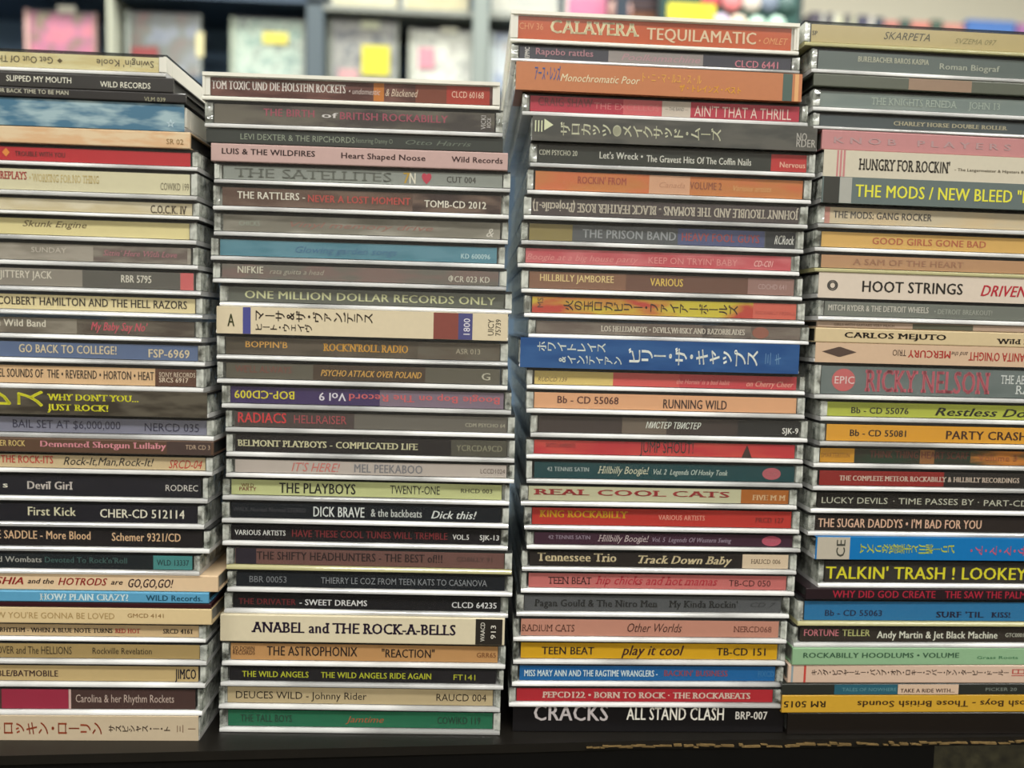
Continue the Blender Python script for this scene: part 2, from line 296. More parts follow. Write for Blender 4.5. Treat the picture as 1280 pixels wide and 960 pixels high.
# ------------------------------------------------------------------ the CDs
# (stack, kind, x, y, z above table, thickness, turn in degrees, spine colour, look, mottle, lid kind, colour bands, lettering): millimetres
DISCS = [
(0,'j',-188.9,-0.2,281.63,9.4,-0.7,'cfc18c','cream CD case with upside-down thin lettering',('d8cfa0',18),'side',[],[("Swingin' Koole",34.1,57.1,'4a4030','u',2.63,0.19),('◆',18.3,20.5,'5a4a28','',1.88,0.19),('Get Out Of The City',-13.7,16.7,'4a4030','u',2.63,0.19)]),
(0,'d',-185.9,-0.1,275.37,6.26,-0.68,'33312f','charcoal card sleeve lettered in thin white capitals',None,None,[],[('SLIPPED MY MOUTH',-4.2,21.6,'ecead8','',2.26,0.31),('WILD RECORDS',33.2,53.3,'ecead8','',2.26,-0.63)]),
(0,'d',-180.8,-0.6,271.32,4.05,-0.55,'2a2726','thin black card sleeve with faint catalogue number',None,None,[],[('TOUR BACK TIME TO BE MAN',-16.1,15.5,'c9c6b0','',1.62,0.41),('VLM 039',45.8,54.3,'a8a588','',1.62,-0.81)]),
(0,'o',-181.5,0.6,260.14,11.18,-0.35,'47728c','pale blue streaky double CD package',('9db6bd',10),'side',[],[('☆',55.0,58.4,'c8dce4','',3.35,-2.24)]),
(0,'d',-179.4,0.4,253.2,6.94,-0.64,'d6b087','plain peach card sleeve',('dcc4a0',14),None,[],[('SR 02',52.9,59.8,'8a6a3a','',2.08,-0.69)]),
(0,'j',-176.4,0.1,244.33,8.87,-0.62,'b92f36','plain bright red CD case',None,None,[],[('◆',-17.0,-13.9,'e08a3a','',3.55,0.44),('TROUBLE WITH YOU',-11.9,8.3,'4a1416','b',1.95,0.0)]),
(0,'j',-176.4,-0.4,232.22,12.11,-0.7,'d6d0ae','off-white CD case with red word and pale green lip',None,None,[],[('E REPLAYS',-19.8,-7.0,'b8403c','bs',3.15,1.82),('• WORKING FOR NO THING',-6.0,22.1,'c8b478','s',3.15,0.97),('COWIKD 199',47.1,60.1,'6a6048','',2.91,-1.21)]),
(0,'j',-175.7,-0.4,224.37,7.85,-0.29,'d8cfb4','ivory CD case with brown roman numeral',('c9bc98',8),None,[],[('C.O.C.K. IV',42.2,57.0,'4a3a28','bs',3.3,-0.39)]),
(0,'j',-177.1,0.5,214.13,10.23,-0.35,'ded29a','pale yellow CD case with small handwritten script',None,None,[],[('Skunk Engine',-8.7,17.2,'6a5a38','i',2.46,1.54)]),
(0,'j',-176.4,0.4,203.72,10.42,-0.66,'a39c90','grey CD case with small dusty pink script',('8a8478',9),None,[(19.1,57.7,'6a5e58')],[("Sittin' Here With Love",23.2,53.5,'b0707c','is',2.29,0.52),('SUNDAY',-6.1,8.2,'c6beb0','',2.08,1.04)]),
(0,'j',-175.0,-0.3,192.97,10.75,-0.44,'8d877c','grey CD case with pink square at its end',None,None,[(13.5,53.5,'5c5a54'),(53.6,59.0,'c86464')],[('N JITTERY JACK',-23.3,1.2,'d6d0c0','b',3.01,1.29),('RBR 5795',29.3,41.7,'dcd8c8','b',3.01,0.54)]),
(0,'j',-174.7,0.3,183.3,9.67,-0.33,'e2d4a4','cream CD case with long black hand-drawn capitals',None,None,[],[('COLBERT HAMILTON AND THE HELL RAZORS',-21.8,55.8,'2a2018','b',3.29,0.48)]),
(0,'j',-175.0,0.5,173.31,9.98,-0.71,'8f887a','grey brown CD case with pink slanted title',('6a6256',7),None,[(10.6,59.4,'4a4038')],[('e Wild Band',-22.3,-2.1,'e0dac8','b',2.99,1.2),("My Baby Say No'",16.4,39.9,'c85060','bi',3.39,0.5)]),
(0,'j',-173.5,0.1,163.27,10.04,-0.42,'5a6c8e','slate blue CD case with cream condensed capitals',None,None,[],[('GO BACK TO COLLEGE!',-14.5,25.5,'d8c8a4','b',3.41,0.5),('FSP-6969',38.7,55.7,'d8c8a4','b',3.41,-0.5)]),
(0,'j',-174.0,-0.0,152.33,10.94,-0.67,'dcb88c','tan CD case with brown end block and long title',None,None,[(42.0,61.5,'5a3a2c')],[('EL SOUNDS OF  THE • REVEREND • HORTON • HEAT',-22.4,41.5,'2a1c14','b',3.5,0.55),('SONY RECORDS',43.6,61.1,'d8c8b0','',1.97,1.53),('SRCS 6917',43.6,55.8,'d8c8b0','b',1.97,-1.31)]),
(0,'o',-171.9,-0.1,141.56,10.78,-0.71,'3a342c','black CD package with bright yellow two-line title',('5a5448',9),None,[],[('レス',-29.5,-5.4,'dcd838','bv',6.68,1.29),("WHY DON'T YOU...",-3.7,33.8,'dcd838','bs',2.69,2.16),('JUST ROCK!',-3.7,21.3,'dcd838','bs',2.69,-2.16)]),
(0,'j',-170.0,0.6,131.59,9.96,-0.32,'7e7f90','lavender grey CD case with thin navy capitals',None,None,[],[('BAIL SET AT $6,000,000',-21.3,23.1,'242440','',3.39,0.3),('NERCD 035',33.2,55.9,'242440','',3.39,-0.2)]),
(0,'d',-169.8,0.0,125.41,6.19,-0.6,'5a4436','thin dark sleeve with pink blackletter title',None,None,[(43.1,61.5,'4a3c38')],[('SUPER ROCK',-29.9,-15.4,'c8b070','b',2.47,0.74),('Demented Shotgun Lullaby',-9.2,42.8,'d89098','bs',2.6,0.74),('TDR CD 3',50.9,61.1,'b8a088','',1.86,0.49)]),
(0,'j',-170.5,0.5,116.61,8.79,-0.47,'cdb890','beige CD case with red and black slanted words',None,None,[],[('N THE ROCK-ITS',-29.3,-4.4,'c03c34','b',3.17,0.88),('Rock-It,Man,Rock-It!',-0.1,37.5,'1c1814','i',3.34,0.44),('SRCD-04',43.8,57.9,'c03c34','i',3.52,-0.26)]),
(0,'j',-172.5,0.5,104.59,12.03,-0.33,'1d1c24','black CD case with small silver gothic title',None,None,[],[('s',-23.3,-21.2,'ecead8','b',2.41,0.0),('Devil Girl',-13.2,5.5,'d8d0c8','bs',3.37,0.0),('RODREC',44.4,58.0,'d8d4cc','',2.65,-0.24)]),
(0,'j',-173.8,0.0,93.56,11.03,-0.55,'1b1a22','black CD case with large pale catalogue number',None,None,[],[('First Kick',-11.6,8.4,'d8d4b4','b',3.64,0.55),('CHER-CD 512114',18.4,53.9,'e4e0cc','b',3.64,0.0)]),
(0,'j',-171.6,0.1,82.93,10.62,-0.54,'1e1a1c','black CD case with peach condensed lettering',None,None,[],[('E SADDLE - More Blood',-26.8,12.1,'dcb890','b',3.51,1.27),('Schemer 9321/CD',21.0,50.0,'dcb890','b',3.51,0.85)]),
(0,'j',-175.6,-0.5,73.33,9.6,-0.6,'1c2226','black CD case with teal block at its end',None,None,[(42.6,61.5,'4a8a88')],[('ld Wombats',-23.0,-4.1,'a8a8a0','b',2.4,0.77),("Devoted To Rock'n'Roll",-2.8,31.6,'3c5c58','b',2.4,0.77),('WLD 13337',44.1,57.7,'1c3c40','b',2.4,0.0)]),
(0,'d',-167.9,0.4,65.99,7.34,-0.73,'dcc09c','thin peach sleeve with slanted maroon and black title',None,None,[],[('SHIA',-30.9,-19.3,'8a2020','bi',3.08,0.37),('and the',-17.5,-6.6,'2a1818','bi',2.2,0.37),('HOTRODS',-4.8,15.8,'8a2020','bi',3.08,0.37),('are',17.3,22.3,'2a1818','bi',2.2,0.37),('GO,GO,GO!',24.6,43.6,'2a1420','bi',3.67,0.0)]),
(0,'d',-171.6,-0.7,61.23,4.75,-0.44,'5a9cc0','thin sky blue sleeve with white title',None,None,[],[('HOW? PLAIN CRAZY?',-8.1,28.7,'d8ecf0','bs',2.85,0.0),('WILD Records.',36.1,59.9,'1c4a60','b',2.38,0.0)]),
(0,'d',-170.8,-0.3,58.82,2.41,-0.49,'38161c','very thin dark maroon sleeve',None,None,[],[]),
(0,'d',-170.6,-0.1,51.59,7.23,-0.58,'d8c194','cream sleeve with washed-out tan capitals',None,None,[],[("W YOU'RE GONNA BE LOVED",-27.7,21.6,'a88c5c','',2.6,0.0),('GMCD 4141',27.1,42.3,'8a6a3c','',1.74,0.36)]),
(0,'j',-173.3,0.7,43.4,8.19,-0.66,'cdb288','tan CD case with small black slab capitals',None,None,[],[('RHYTHM - WHEN A BLUE NOTE TURNS',-25.2,22.4,'2a1c14','bs',1.96,0.0),('RED HOT',23.5,34.2,'b84038','bs',1.96,0.0),('SRCD 4161',43.8,56.4,'2a1c14','bs',1.96,0.0)]),
(0,'j',-172.7,-0.1,33.64,9.77,-0.65,'a8905e','olive tan CD case with thin dark lettering',None,None,[],[('OVER and The HELLIONS',-26.7,4.8,'3a2c18','',3.32,0.29),('Rockville Revelation',13.6,38.7,'3a2c18','',2.73,0.29)]),
(0,'j',-173.4,0.2,23.36,10.27,-0.62,'c6ae7c','sand coloured CD case with small black block logo',None,None,[],[('BLE/BATMOBILE',-26.1,-0.5,'3a1c20','b',2.67,-0.21),('JIMCO',49.2,58.2,'1c1828','bs',4.32,0.0)]),
(0,'j',-174.6,-0.2,11.0,12.36,-0.38,'4a3430','CD case with crimson half and dark brown half',None,None,[(-23.0,5.1,'9c2c44'),(5.2,6.2,'d0b0a8')],[('Carolina & her Rhythm Rockets',8.2,50.0,'c8b4a8','',3.46,0.37)]),
(0,'o',-175.7,-0.2,0.0,11.0,-0.47,'c2b196','thick grey beige CD package with rust brown Japanese letters',None,None,[],[('・ロッキン・ローリン',-22.8,21.1,'9a4a30','bv',5.5,0.0),('サスピシャス・ー・ト',24.1,50.1,'3a2820','bv',2.86,0.0),('三 一',53.1,61.0,'6a4a38','v',3.3,0.0)]),
(1,'j',-51.9,5.0,275.27,11.66,-1.6,'54332e','milky edged CD case with brown spine,orange flames',('7a544c',9),'milk',[(9.0,13.4,'c07838'),(26.7,39.9,'7c4434'),(39.9,58.2,'a83c30')],[('TOM TOXIC UND DIE HOLSTEIN ROCKETS',-59.0,-2.8,'ece4dc','bs',3.5,0.93),('• undomestic',-1.4,11.8,'d0c0b8','i',2.33,0.0),('& Blackened',14.0,27.8,'dcc8b0','i',3.03,0.0),('CLCD 60168',42.1,55.7,'e8c8b0','',2.56,0.23)]),
(1,'j',-50.4,3.8,263.77,11.5,-1.54,'45403e','grey CD case with faded crimson title',('6c675c',6),None,[],[('THE BIRTH',-38.5,-17.1,'a04a5c','b',2.99,1.38),('of',-14.1,-7.2,'d8d4d0','b',2.07,0.92),('BRITISH ROCKABILLY',-6.4,39.2,'a04a5c','b',2.99,0.92),('VICKI',53.3,55.3,'c8c4c0','r',5.75,0.0),('ROCK',55.8,57.5,'c8c4c0','r',4.14,0.0)]),
(1,'d',-50.0,4.8,257.46,6.32,-1.35,'3c3f3b','thin dark green grey sleeve with faint serif title',None,None,[],[('LEVI DEXTER & THE RIPCHORDS',-48.2,-0.3,'8c9482','',2.4,0.0),('featuring Danny O',0.2,15.7,'7c8474','',1.89,0.0),('Otto Harris',21.2,49.0,'6c7468','i',1.89,0.0)]),
(1,'d',-47.8,4.0,249.81,7.65,-1.49,'c0a29c','dusty pink card sleeve with black wide lettering',None,None,[],[('LUIS & THE WILDFIRES',-58.0,-19.0,'2c1c1c','b',2.29,0.61),('Heart Shaped Noose',-8.0,27.5,'3a2424','b',2.29,0.38),('Wild Records',38.6,60.3,'3a2424','b',2.29,0.38)]),
(1,'j',-46.5,3.9,240.82,8.99,-1.42,'8b9089','grey CD case with spaced title and small red heart',None,None,[],[('THE SATELLITES',-54.4,11.9,'5c6058','s',3.78,0.0),('7',16.9,19.7,'b89430','b',4.49,0.0),('N',19.5,22.1,'e0dcc8','b',4.49,0.0),('♥',24.7,28.8,'b83048','b',4.49,0.0),('CUT 004',35.3,47.8,'3c3c38','b',2.52,0.0)]),
(1,'j',-46.8,3.7,229.54,11.28,-1.3,'5c463c','brown CD case with white and red capitals',('705c50',8),None,[(21.3,58.7,'3c2c2a')],[('THE RATTLERS -',-52.9,-24.3,'e0dccc','b',2.93,0.9),('NEVER A LOST MOMENT',-23.1,20.4,'b8443c','b',2.93,0.23),('TOMB-CD 2012',26.3,52.8,'e0dccc','b',2.93,-0.56)]),
(1,'j',-46.8,4.9,218.95,10.58,-1.18,'7c786c','hazy grey CD case with illegible rusty script',('9a968a',6),None,[],[('CHICKS',-52.3,-43.6,'94a090','',2.12,0.0),('Vinyl memory drive',-30.7,30.2,'94685c','i',2.33,0.21),('&',53.2,56.5,'d0ccc0','i',3.6,-1.06)]),
(1,'j',-48.0,4.7,208.54,10.41,-1.17,'4a7e8e','teal blue CD case with tiny white number',('5c8c9c',8),None,[],[('Glowing garden songs',-27.2,16.3,'3c6c90','i',2.71,0.0),('KD 600096',43.7,56.3,'b8d4d8','b',2.08,-0.83)]),
(1,'j',-47.0,3.7,198.95,9.59,-1.51,'6b6860','mid grey CD case with small cyrillic-looking number',('7a6660',8),None,[],[('NIFKIE',-52.5,-41.6,'d0ccb8','b',2.88,0.96),('rata guitta a head',-38.9,-15.6,'a8a494','i',2.11,0.48),('ФCR 023 KD',37.5,55.3,'c8c4b4','b',2.49,-0.77)]),
(1,'j',-44.4,4.9,189.1,9.85,-1.27,'5d6058','olive grey CD case with widely spaced capitals',None,None,[],[('ONE MILLION DOLLAR RECORDS ONLY',-52.3,55.5,'c6c89a','b',3.25,0.0)]),
(1,'o',-45.6,4.2,177.45,11.65,-1.18,'d6c8aa','cream Japanese lettered CD case with blue stripes',None,None,[(-51.1,-47.8,'4a4c8c'),(30.2,40.9,'83463e'),(40.9,47.0,'4c4c7c')],[('マーサ&ザ・ヴァンデラス',-45.7,4.1,'3a3028','bv',4.19,2.33),('ヒート・ウェイヴ',-45.7,-21.7,'3a3028','bv',3.26,-2.56),('A',-57.6,-54.6,'3a3c20','b',5.24,0.0),('1800',43.2,45.9,'e0dce4','r',6.99,0.0),('UICY',53.7,56.2,'4a4438','r',6.99,0.0),('75739',57.0,59.2,'4a4438','r',6.99,0.0)]),
(1,'j',-45.5,4.5,166.41,11.05,-1.24,'4c4438','dark brown CD case with golden slab title',('5a5044',7),None,[(23.4,58.8,'625c50')],[("BOPPIN'B",-50.7,-32.7,'cc9a48','b',2.65,0.88),("ROCK'N'ROLL RADIO",-17.3,19.2,'d8a038','bs',3.31,0.33),('ASR 013',39.9,50.5,'a8a088','',2.21,0.0)]),
(1,'j',-45.3,4.0,156.07,10.34,-1.56,'5c584c','greenish grey CD case with slanted gold title',None,None,[(-21.8,26.7,'46382c')],[("WE'LL ALWAYS",-55.2,-31.1,'7c4038','',2.89,0.83),('PSYCHO ATTACK OVER POLAND',-18.5,25.1,'d0a048','bi',2.69,-0.21),('G',51.1,55.0,'b8b4a0','b',3.1,0.0)]),
(1,'j',-43.4,4.2,145.37,10.7,-1.58,'3c2c5c','purple CD case with upside-down yellow number',None,None,[(5.2,61.5,'7c6c7c')],[('BOP-CD009',-57.5,-31.7,'d8cc30','bu',3.42,0.21),('Vol 9',-21.1,-9.4,'dcd8e0','bu',3.42,0.0),('Boogie Bop on The Record',-8.1,57.4,'c85c60','bu',3.0,0.0)]),
(1,'j',-41.6,4.1,135.07,10.3,-1.17,'463c3a','dark CD case with red title at one end',None,None,[(-7.5,61.5,'66625a')],[('RADIACS',-57.6,-36.8,'cc3438','b',4.33,0.82),('HELLRAISER',-33.5,-10.8,'a4444a','',3.5,0.51),('CDM PSYCHO 64',40.8,58.3,'a8a490','b',1.65,-0.51)]),
(1,'j',-41.4,4.0,124.27,10.8,-1.65,'1f1a1c','black CD case with cream slab capitals',None,None,[(34.7,61.5,'4e4c42')],[('BELMONT PLAYBOYS - COMPLICATED LIFE',-58.1,20.2,'dcd8b0','bs',2.81,0.0),('YCRCDA9CD',37.0,57.1,'86846c','b',2.59,0.0)]),
(1,'j',-41.3,3.6,115.24,9.03,-1.57,'b9afa6','silver grey CD case with pink and grey title',None,None,[],[("IT'S HERE!",-34.7,-13.7,'c8746c','i',3.79,0.0),('MEL PEEKABOO',-7.5,22.3,'7c7c80','b',3.61,0.0),('LCCD1024',47.7,58.4,'6c5c58','',1.99,0.0)]),
(1,'j',-43.1,4.7,105.04,10.2,-1.47,'c2c78e','pale lime green CD case with tall black capitals',None,None,[],[('WILD',-54.9,-49.4,'7c5c34','b',1.63,1.02),('PARTY',-55.7,-48.3,'7c3c34','b',1.63,-1.02),('THE PLAYBOYS',-38.4,-5.1,'20201c','b',4.49,0.0),('TWENTY-ONE',10.0,31.8,'20201c','',3.67,0.31),('RHCD 003',41.1,55.0,'54543c','b',1.84,0.51)]),
(1,'j',-43.2,4.0,95.02,10.02,-1.6,'161a20','black CD case with hand-drawn white title',None,None,[],[('WALK Normal Normal STEREO',-58.1,-26.5,'46484c','',1.8,0.5),('DICK BRAVE',-23.2,-0.9,'d8dcd8','b',4.41,0.0),('& the backbeats',1.9,24.3,'c0c4c0','b',3.41,0.0),('Dick this!',28.4,48.4,'d8dcd8','bi',3.41,-0.3)]),
(1,'j',-43.2,4.9,84.79,10.22,-1.44,'1b181c','black CD case with small white and dark red capitals',None,None,[],[('VARIOUS ARTISTS',-57.6,-35.4,'dcdcd8','b',2.25,0.0),('HAVE THESE COOL TUNES WILL TREMBLE',-32.6,35.7,'7c2428','b',3.07,0.0),('VOL.5',38.0,45.3,'dcdcd8','b',2.25,-0.31),('SJK-13',50.0,58.6,'dcdcd8','b',2.25,-0.31)]),
(1,'j',-41.2,3.8,74.34,10.45,-1.62,'70504a','faded brown CD case with black title and yellow lip',None,'yel',[(-58.9,-50.0,'2c2630')],[('THE SHIFTY HEADHUNTERS - THE BEST of!!!',-49.7,31.7,'2c1c1c','b',3.55,0.52),('CDBILLY 91',37.9,53.8,'4a3834','',1.88,0.52)]),
(1,'j',-40.7,3.6,64.42,9.92,-1.57,'181c22','black CD case with thin grey capitals',None,None,[],[('BBR 00053',-53.3,-37.1,'7c8084','',2.78,0.0),('THIERRY LE COZ FROM TEEN KATS TO CASANOVA',-22.0,51.2,'888c90','',2.78,0.0)]),
(1,'j',-42.3,4.5,54.46,9.96,-1.58,'17161a','black CD case with dark red and white bold title',None,None,[],[('THE DRIVATER',-56.7,-31.5,'6c1c24','b',2.59,-0.5),('- SWEET DREAMS',-29.9,-0.1,'dcdcdc','b',2.59,-0.5),('CLCD 64235',37.4,57.4,'dcdcdc','b',2.59,-0.5)]),
(1,'d',-43.6,3.6,42.13,12.33,-1.41,'d6cbae','cream digital pack with heavy purple black slab title',None,None,[(49.6,61.5,'2c2824')],[('ANABEL and THE ROCK-A-BELLS',-48.9,40.8,'2c2034','bs',4.69,0.62),('WAACD',51.8,53.7,'d8d4c8','r',8.63,0.0),('913',56.4,58.6,'d8d4c8','r',6.17,0.0)]),
(1,'j',-42.9,3.9,31.14,10.99,-1.15,'c0925e','orange tan CD case with black condensed capitals',None,None,[],[('SO DOWN',-58.2,-48.7,'54341c','b',1.87,1.76),('RECORDS',-58.2,-48.5,'54341c','b',1.87,-0.66),('THE ASTROPHONIX',-43.3,-3.4,'2c1c14','b',4.18,0.55),('"REACTION"',7.4,30.9,'2c1c14','b',3.74,0.0),('GRR65',49.7,58.3,'84542c','b',2.2,-0.33)]),
(1,'j',-43.5,3.7,21.74,9.39,-1.39,'1e1c20','black CD case with yellow green capitals',None,None,[],[('THE WILD ANGELS',-53.5,-24.2,'b8bc30','b',2.63,0.0),('THE WILD ANGELS RIDE AGAIN',-18.8,30.2,'b8bc30','b',2.63,0.0),('FT141',40.2,49.9,'b8bc30','',2.44,-0.28)]),
(1,'j',-44.6,4.7,10.9,10.85,-1.45,'c0ae88','beige CD case with plain dark lettering',None,None,[],[('DEUCES WILD - Johnny Rider',-55.4,2.6,'2a2018','',3.25,0.0),('RAUCD 004',33.8,56.2,'2a2018','',3.25,0.0)]),
(1,'j',-44.4,5.0,0.0,10.9,-1.41,'226c4c','deep green CD case at the bottom of its stack',None,None,[],[('THE TALL BOYS',-53.7,-30.7,'1c3c2c','b',3.27,0.0),('Jamtime',-6.9,10.2,'a85c34','i',2.83,0.0),('COWIKD 119',34.2,53.7,'1c3c2c','b',3.27,0.0)]),
(2,'j',77.0,5.4,304.4,13.43,-0.3,'c4603c','orange CD case framed by milky white plastic',None,'milk',[],[('CHV 36',-58.8,-48.5,'dc9460','',2.69,0.67),('CALAVERA',-45.5,-7.2,'e8dcb0','bs',5.37,1.07),('TEQUILAMATIC',-3.9,44.0,'e0c8a4','b',4.84,-0.4),('• OMLET',45.2,58.1,'dc9c60','i',2.69,-1.34)]),
(2,'j',77.7,5.1,296.48,7.93,-0.29,'4a4a52','blue grey CD case with blurred pinkish title',None,None,[(-20.8,20.4,'98908c')],[('EPMC',-56.8,-54.8,'dcd8d0','br',7.13,0.0),('Rapobo rattles',-52.1,-27.4,'b07c84','b',2.7,0.95),('Poolkamachine',-15.2,19.2,'b88c94','i',2.7,0.0),('CLCD 6441',34.4,53.5,'c87884','b',2.85,-0.95)]),
(2,'o',79.5,5.4,284.64,11.83,-0.06,'bc7850','orange Japanese CD package with blue first letters',None,None,[(53.7,57.9,'4c6058'),(59.0,60.7,'dca870')],[('アース・レンズ',-54.2,-43.2,'3c5c94','b',4.73,1.18),('Monochromatic Poor',-43.2,-8.9,'e0d4b0','i',3.08,0.0),('ト・ニ・マ・ルユ・ス・ル',-7.8,17.9,'dca450','b',3.08,1.42),('ザ・トレインズ・ベスト',8.4,35.3,'dca030','b',2.37,-2.37)]),
(2,'j',83.0,6.2,274.48,10.16,-0.25,'b43c4c','rose red CD case with cream block in its middle',None,None,[(-18.7,-1.9,'cc6468'),(-1.7,10.9,'c8bcae')],[('CRAIG SHAW',-55.7,-32.0,'7c2c34','b',3.46,1.22),('THE EXCELLOS',-31.4,-3.0,'cc7474','',2.64,0.0),('— THE BAND —',-0.3,9.8,'5c5850','',1.42,0.0),("AIN'T THAT A THRILL",12.6,55.5,'e4c8bc','',4.47,-0.51)]),
(2,'o',87.1,5.0,263.62,10.86,-0.38,'4a4a46','dark grey Japanese CD case with arrow of white bars',('5c5a54',8),None,[],[('|||▶',-61.1,-53.2,'d0d4b0','b',5.43,1.09),('ザロカッツ●メイクサッド・ムーズ',-50.1,19.7,'ccccb0','bv',5.0,0.0),('NO',53.1,57.7,'a8a49c','b',3.26,0.54),('RDER',53.1,61.7,'a8a49c','b',3.26,-2.17)]),
(2,'j',87.0,5.3,252.66,10.96,-0.4,'333632','black CD case with white title and red end block',None,None,[(43.3,61.5,'b83838')],[('CDM PSYCHO 20',-58.7,-42.1,'b8b8a4','b',2.19,0.88),("Let's Wreck •",-32.4,-13.4,'ccccc0','b',2.85,0.55),('The Gravest Hits Of The Coffin Nails',-11.8,34.5,'d0d0c4','b',2.85,-0.33),('Nervous',47.2,58.6,'e0b49c','b',2.41,-0.88)]),
(2,'j',86.1,5.3,241.04,11.62,-0.07,'c07c48','orange brown CD case with rusty small capitals',('c87048',6),None,[(-9.3,8.7,'cfa080')],[("ROCKIN' FROM",-40.6,-19.4,'9c4434','b',3.02,0.93),('Canada',-4.8,6.5,'b88464','i',2.32,0.0),('VOLUME 2',8.7,22.9,'8c4c34','b',3.02,0.23),('Various artists',28.0,45.1,'d4a468','i',2.32,-0.35)]),
(2,'j',84.9,5.2,230.24,10.8,-0.48,'4c4444','dark grey CD case with long upside-down condensed title',None,None,[],[('JOHNNY TROUBLE AND THE ROMANS - BLACK FEATHER ROSE (Projectile-1)',-59.6,60.6,'cfc6b4','bsu',3.89,0.0)]),
(2,'j',84.2,6.3,219.5,10.74,-0.22,'55585a','grey CD case with mustard block and white scrawl',None,None,[(-59.2,-40.2,'877a4c'),(6.5,45.3,'50587c'),(45.8,60.8,'34363a')],[('THE PRISON BAND',-35.7,5.7,'94989a','b',3.65,0.0),('HEAVY FOOL GUYS',8.2,43.0,'9c4440','b',3.44,0.0),('RCRock',49.8,59.0,'d0d0c8','bi',3.87,0.0)]),
(2,'j',82.9,6.4,209.61,9.9,-0.3,'bc5058','pinkish red CD case with pale faded writing',('c86c70',7),None,[],[('Boogie at a big house party',-59.3,-9.3,'d88c88','i',2.57,-0.49),("KEEP ON TRYIN' BABY",-4.8,35.0,'d8908c','',2.77,-0.49),('CD-C01',42.5,51.1,'ecc4bc','i',2.57,-0.49)]),
(2,'j',84.8,6.3,198.66,10.95,-0.18,'6c4c40','brown CD case with cream and yellow capitals',None,None,[(-60.8,-16.4,'84604c'),(38.3,60.2,'96746c')],[('HILLBILLY JAMBOREE',-54.4,-21.8,'dcc488','b',2.96,1.31),('VARIOUS',-5.6,9.1,'dcbc58','b',3.28,0.66),('CDCHD 641',42.9,55.6,'b89c98','',2.19,0.0)]),
(2,'j',86.4,6.1,188.07,10.59,-0.13,'c8b83c','yellow and red flame patterned Japanese CD case',('b84438',5),None,[(39.5,59.8,'cc6454')],[('MS',-56.8,-54.3,'4c342c','r',4.24,1.06),('火の玉ロカビリー・ファイアーボールズ',-45.3,32.6,'3c2418','bv',4.03,0.0),('ROCKABILLY FIREBALL',40.7,59.2,'a84038','',1.48,-1.06)]),
(2,'j',88.5,5.7,179.28,8.79,-0.46,'675a52','taupe CD case with small serif capitals,red-brown dot',('7c7268',7),None,[(14.9,36.7,'443c3a'),(36.7,36.9,'845044')],[('LOS HELLDANDYS • DEVILS,WHISKY AND RAZORBLADES',-30.5,33.9,'dcd4c4','bs',2.46,0.0),('●',37.3,44.8,'905848','',5.27,0.0)]),
(2,'o',84.7,5.3,166.15,13.13,-0.07,'224a80','royal blue CD package with white Japanese letters',('30588c',6),None,[],[('ホワイトレイス',-54.8,-24.8,'dce4dc','bv',3.94,2.89),('&インディアン',-45.2,-17.4,'dce4dc','bv',3.55,-2.63),('ビリー・ザ・キャップス',-14.5,43.4,'ecf0e8','bv',6.83,0.0),('三 キ',46.9,53.9,'6c90b4','v',5.25,0.0)]),
(2,'j',88.4,6.3,156.59,9.56,-0.04,'c04048','red CD case with pale yellow left third',None,None,[(-61.0,-24.1,'d4bc70'),(-24.1,5.7,'cc5450')],[('RUDCD 139',-57.6,-44.6,'6c5434','i',1.91,-0.96),("the Hornin' is a bad habit",4.5,28.7,'dc8c84','bi',2.1,-0.48),('on Cherry Cheer',36.2,57.8,'e09c8c','bi',2.48,-0.76)]),
(2,'j',88.5,5.5,146.08,10.51,-0.18,'dca67c','salmon peach CD case with dark brown number',None,None,[],[('Bb - CD 55068',-48.8,-21.5,'54241c','b',3.15,0.53),('RUNNING WILD',-1.4,27.4,'3c2018','b',3.99,-0.53)]),
(2,'j',90.7,6.1,135.3,10.79,-0.18,'3f3532','near black CD case with small cyrillic title',None,None,[(-21.6,-1.5,'6c6054'),(30.9,60.7,'262626')],[('МИСТЕР ТВИСТЕР',-10.9,14.1,'dce0d4','bi',2.8,0.54),('SJK-9',51.3,59.5,'e4e4dc','b',2.59,-1.08)]),
(2,'j',89.1,6.1,125.61,9.68,-0.24,'b83038','scarlet CD case with black triangle near one end',('c44840',8),None,[],[('SAYTO LAWRENTS',-53.9,-40.6,'742024','b',1.94,0.97),('JUMP SHOUT!',-11.5,12.7,'2c2828','',5.03,0.97),('▲',34.8,39.5,'3c2824','b',6.78,-0.48)]),
(2,'j',89.5,5.9,114.69,10.93,-0.16,'1c4448','dark teal CD case with pink oval near one end',None,None,[],[('42 TENNIS SATIN',-53.4,-34.6,'a8b4b0','b',1.86,0.55),('Hillbilly Boogie!',-30.6,-7.5,'ccccb0','is',3.28,0.55),('Vol. 2  Legends Of Honky Tonk',-5.4,28.5,'b8c4b8','bi',2.4,0.0),('●',44.3,52.8,'b05c64','',5.46,0.0),('SATIN',46.0,51.1,'d89090','i',1.53,0.0)]),
(2,'j',87.2,5.4,104.69,10.0,-0.04,'bfbd9c','pale sage CD case with spaced red slab letters',None,None,[(37.2,60.9,'a8642c')],[('REAL COOL CATS',-56.7,31.9,'a83c3c','bs',2.6,0.8),('FIVE M M',42.4,57.7,'e0c094','bs',2.4,-0.5)]),
(2,'j',89.2,6.3,93.48,11.21,-0.47,'b83830','red CD case with yellow slab title',None,None,[],[('KING ROCKABILLY',-55.7,-15.9,'dca81c','bs',3.14,1.35),('VARIOUS ARTISTS',-1.9,19.3,'dc9884','b',2.24,0.22),('PRCD 127',42.7,55.7,'742420','b',2.24,-0.34)]),
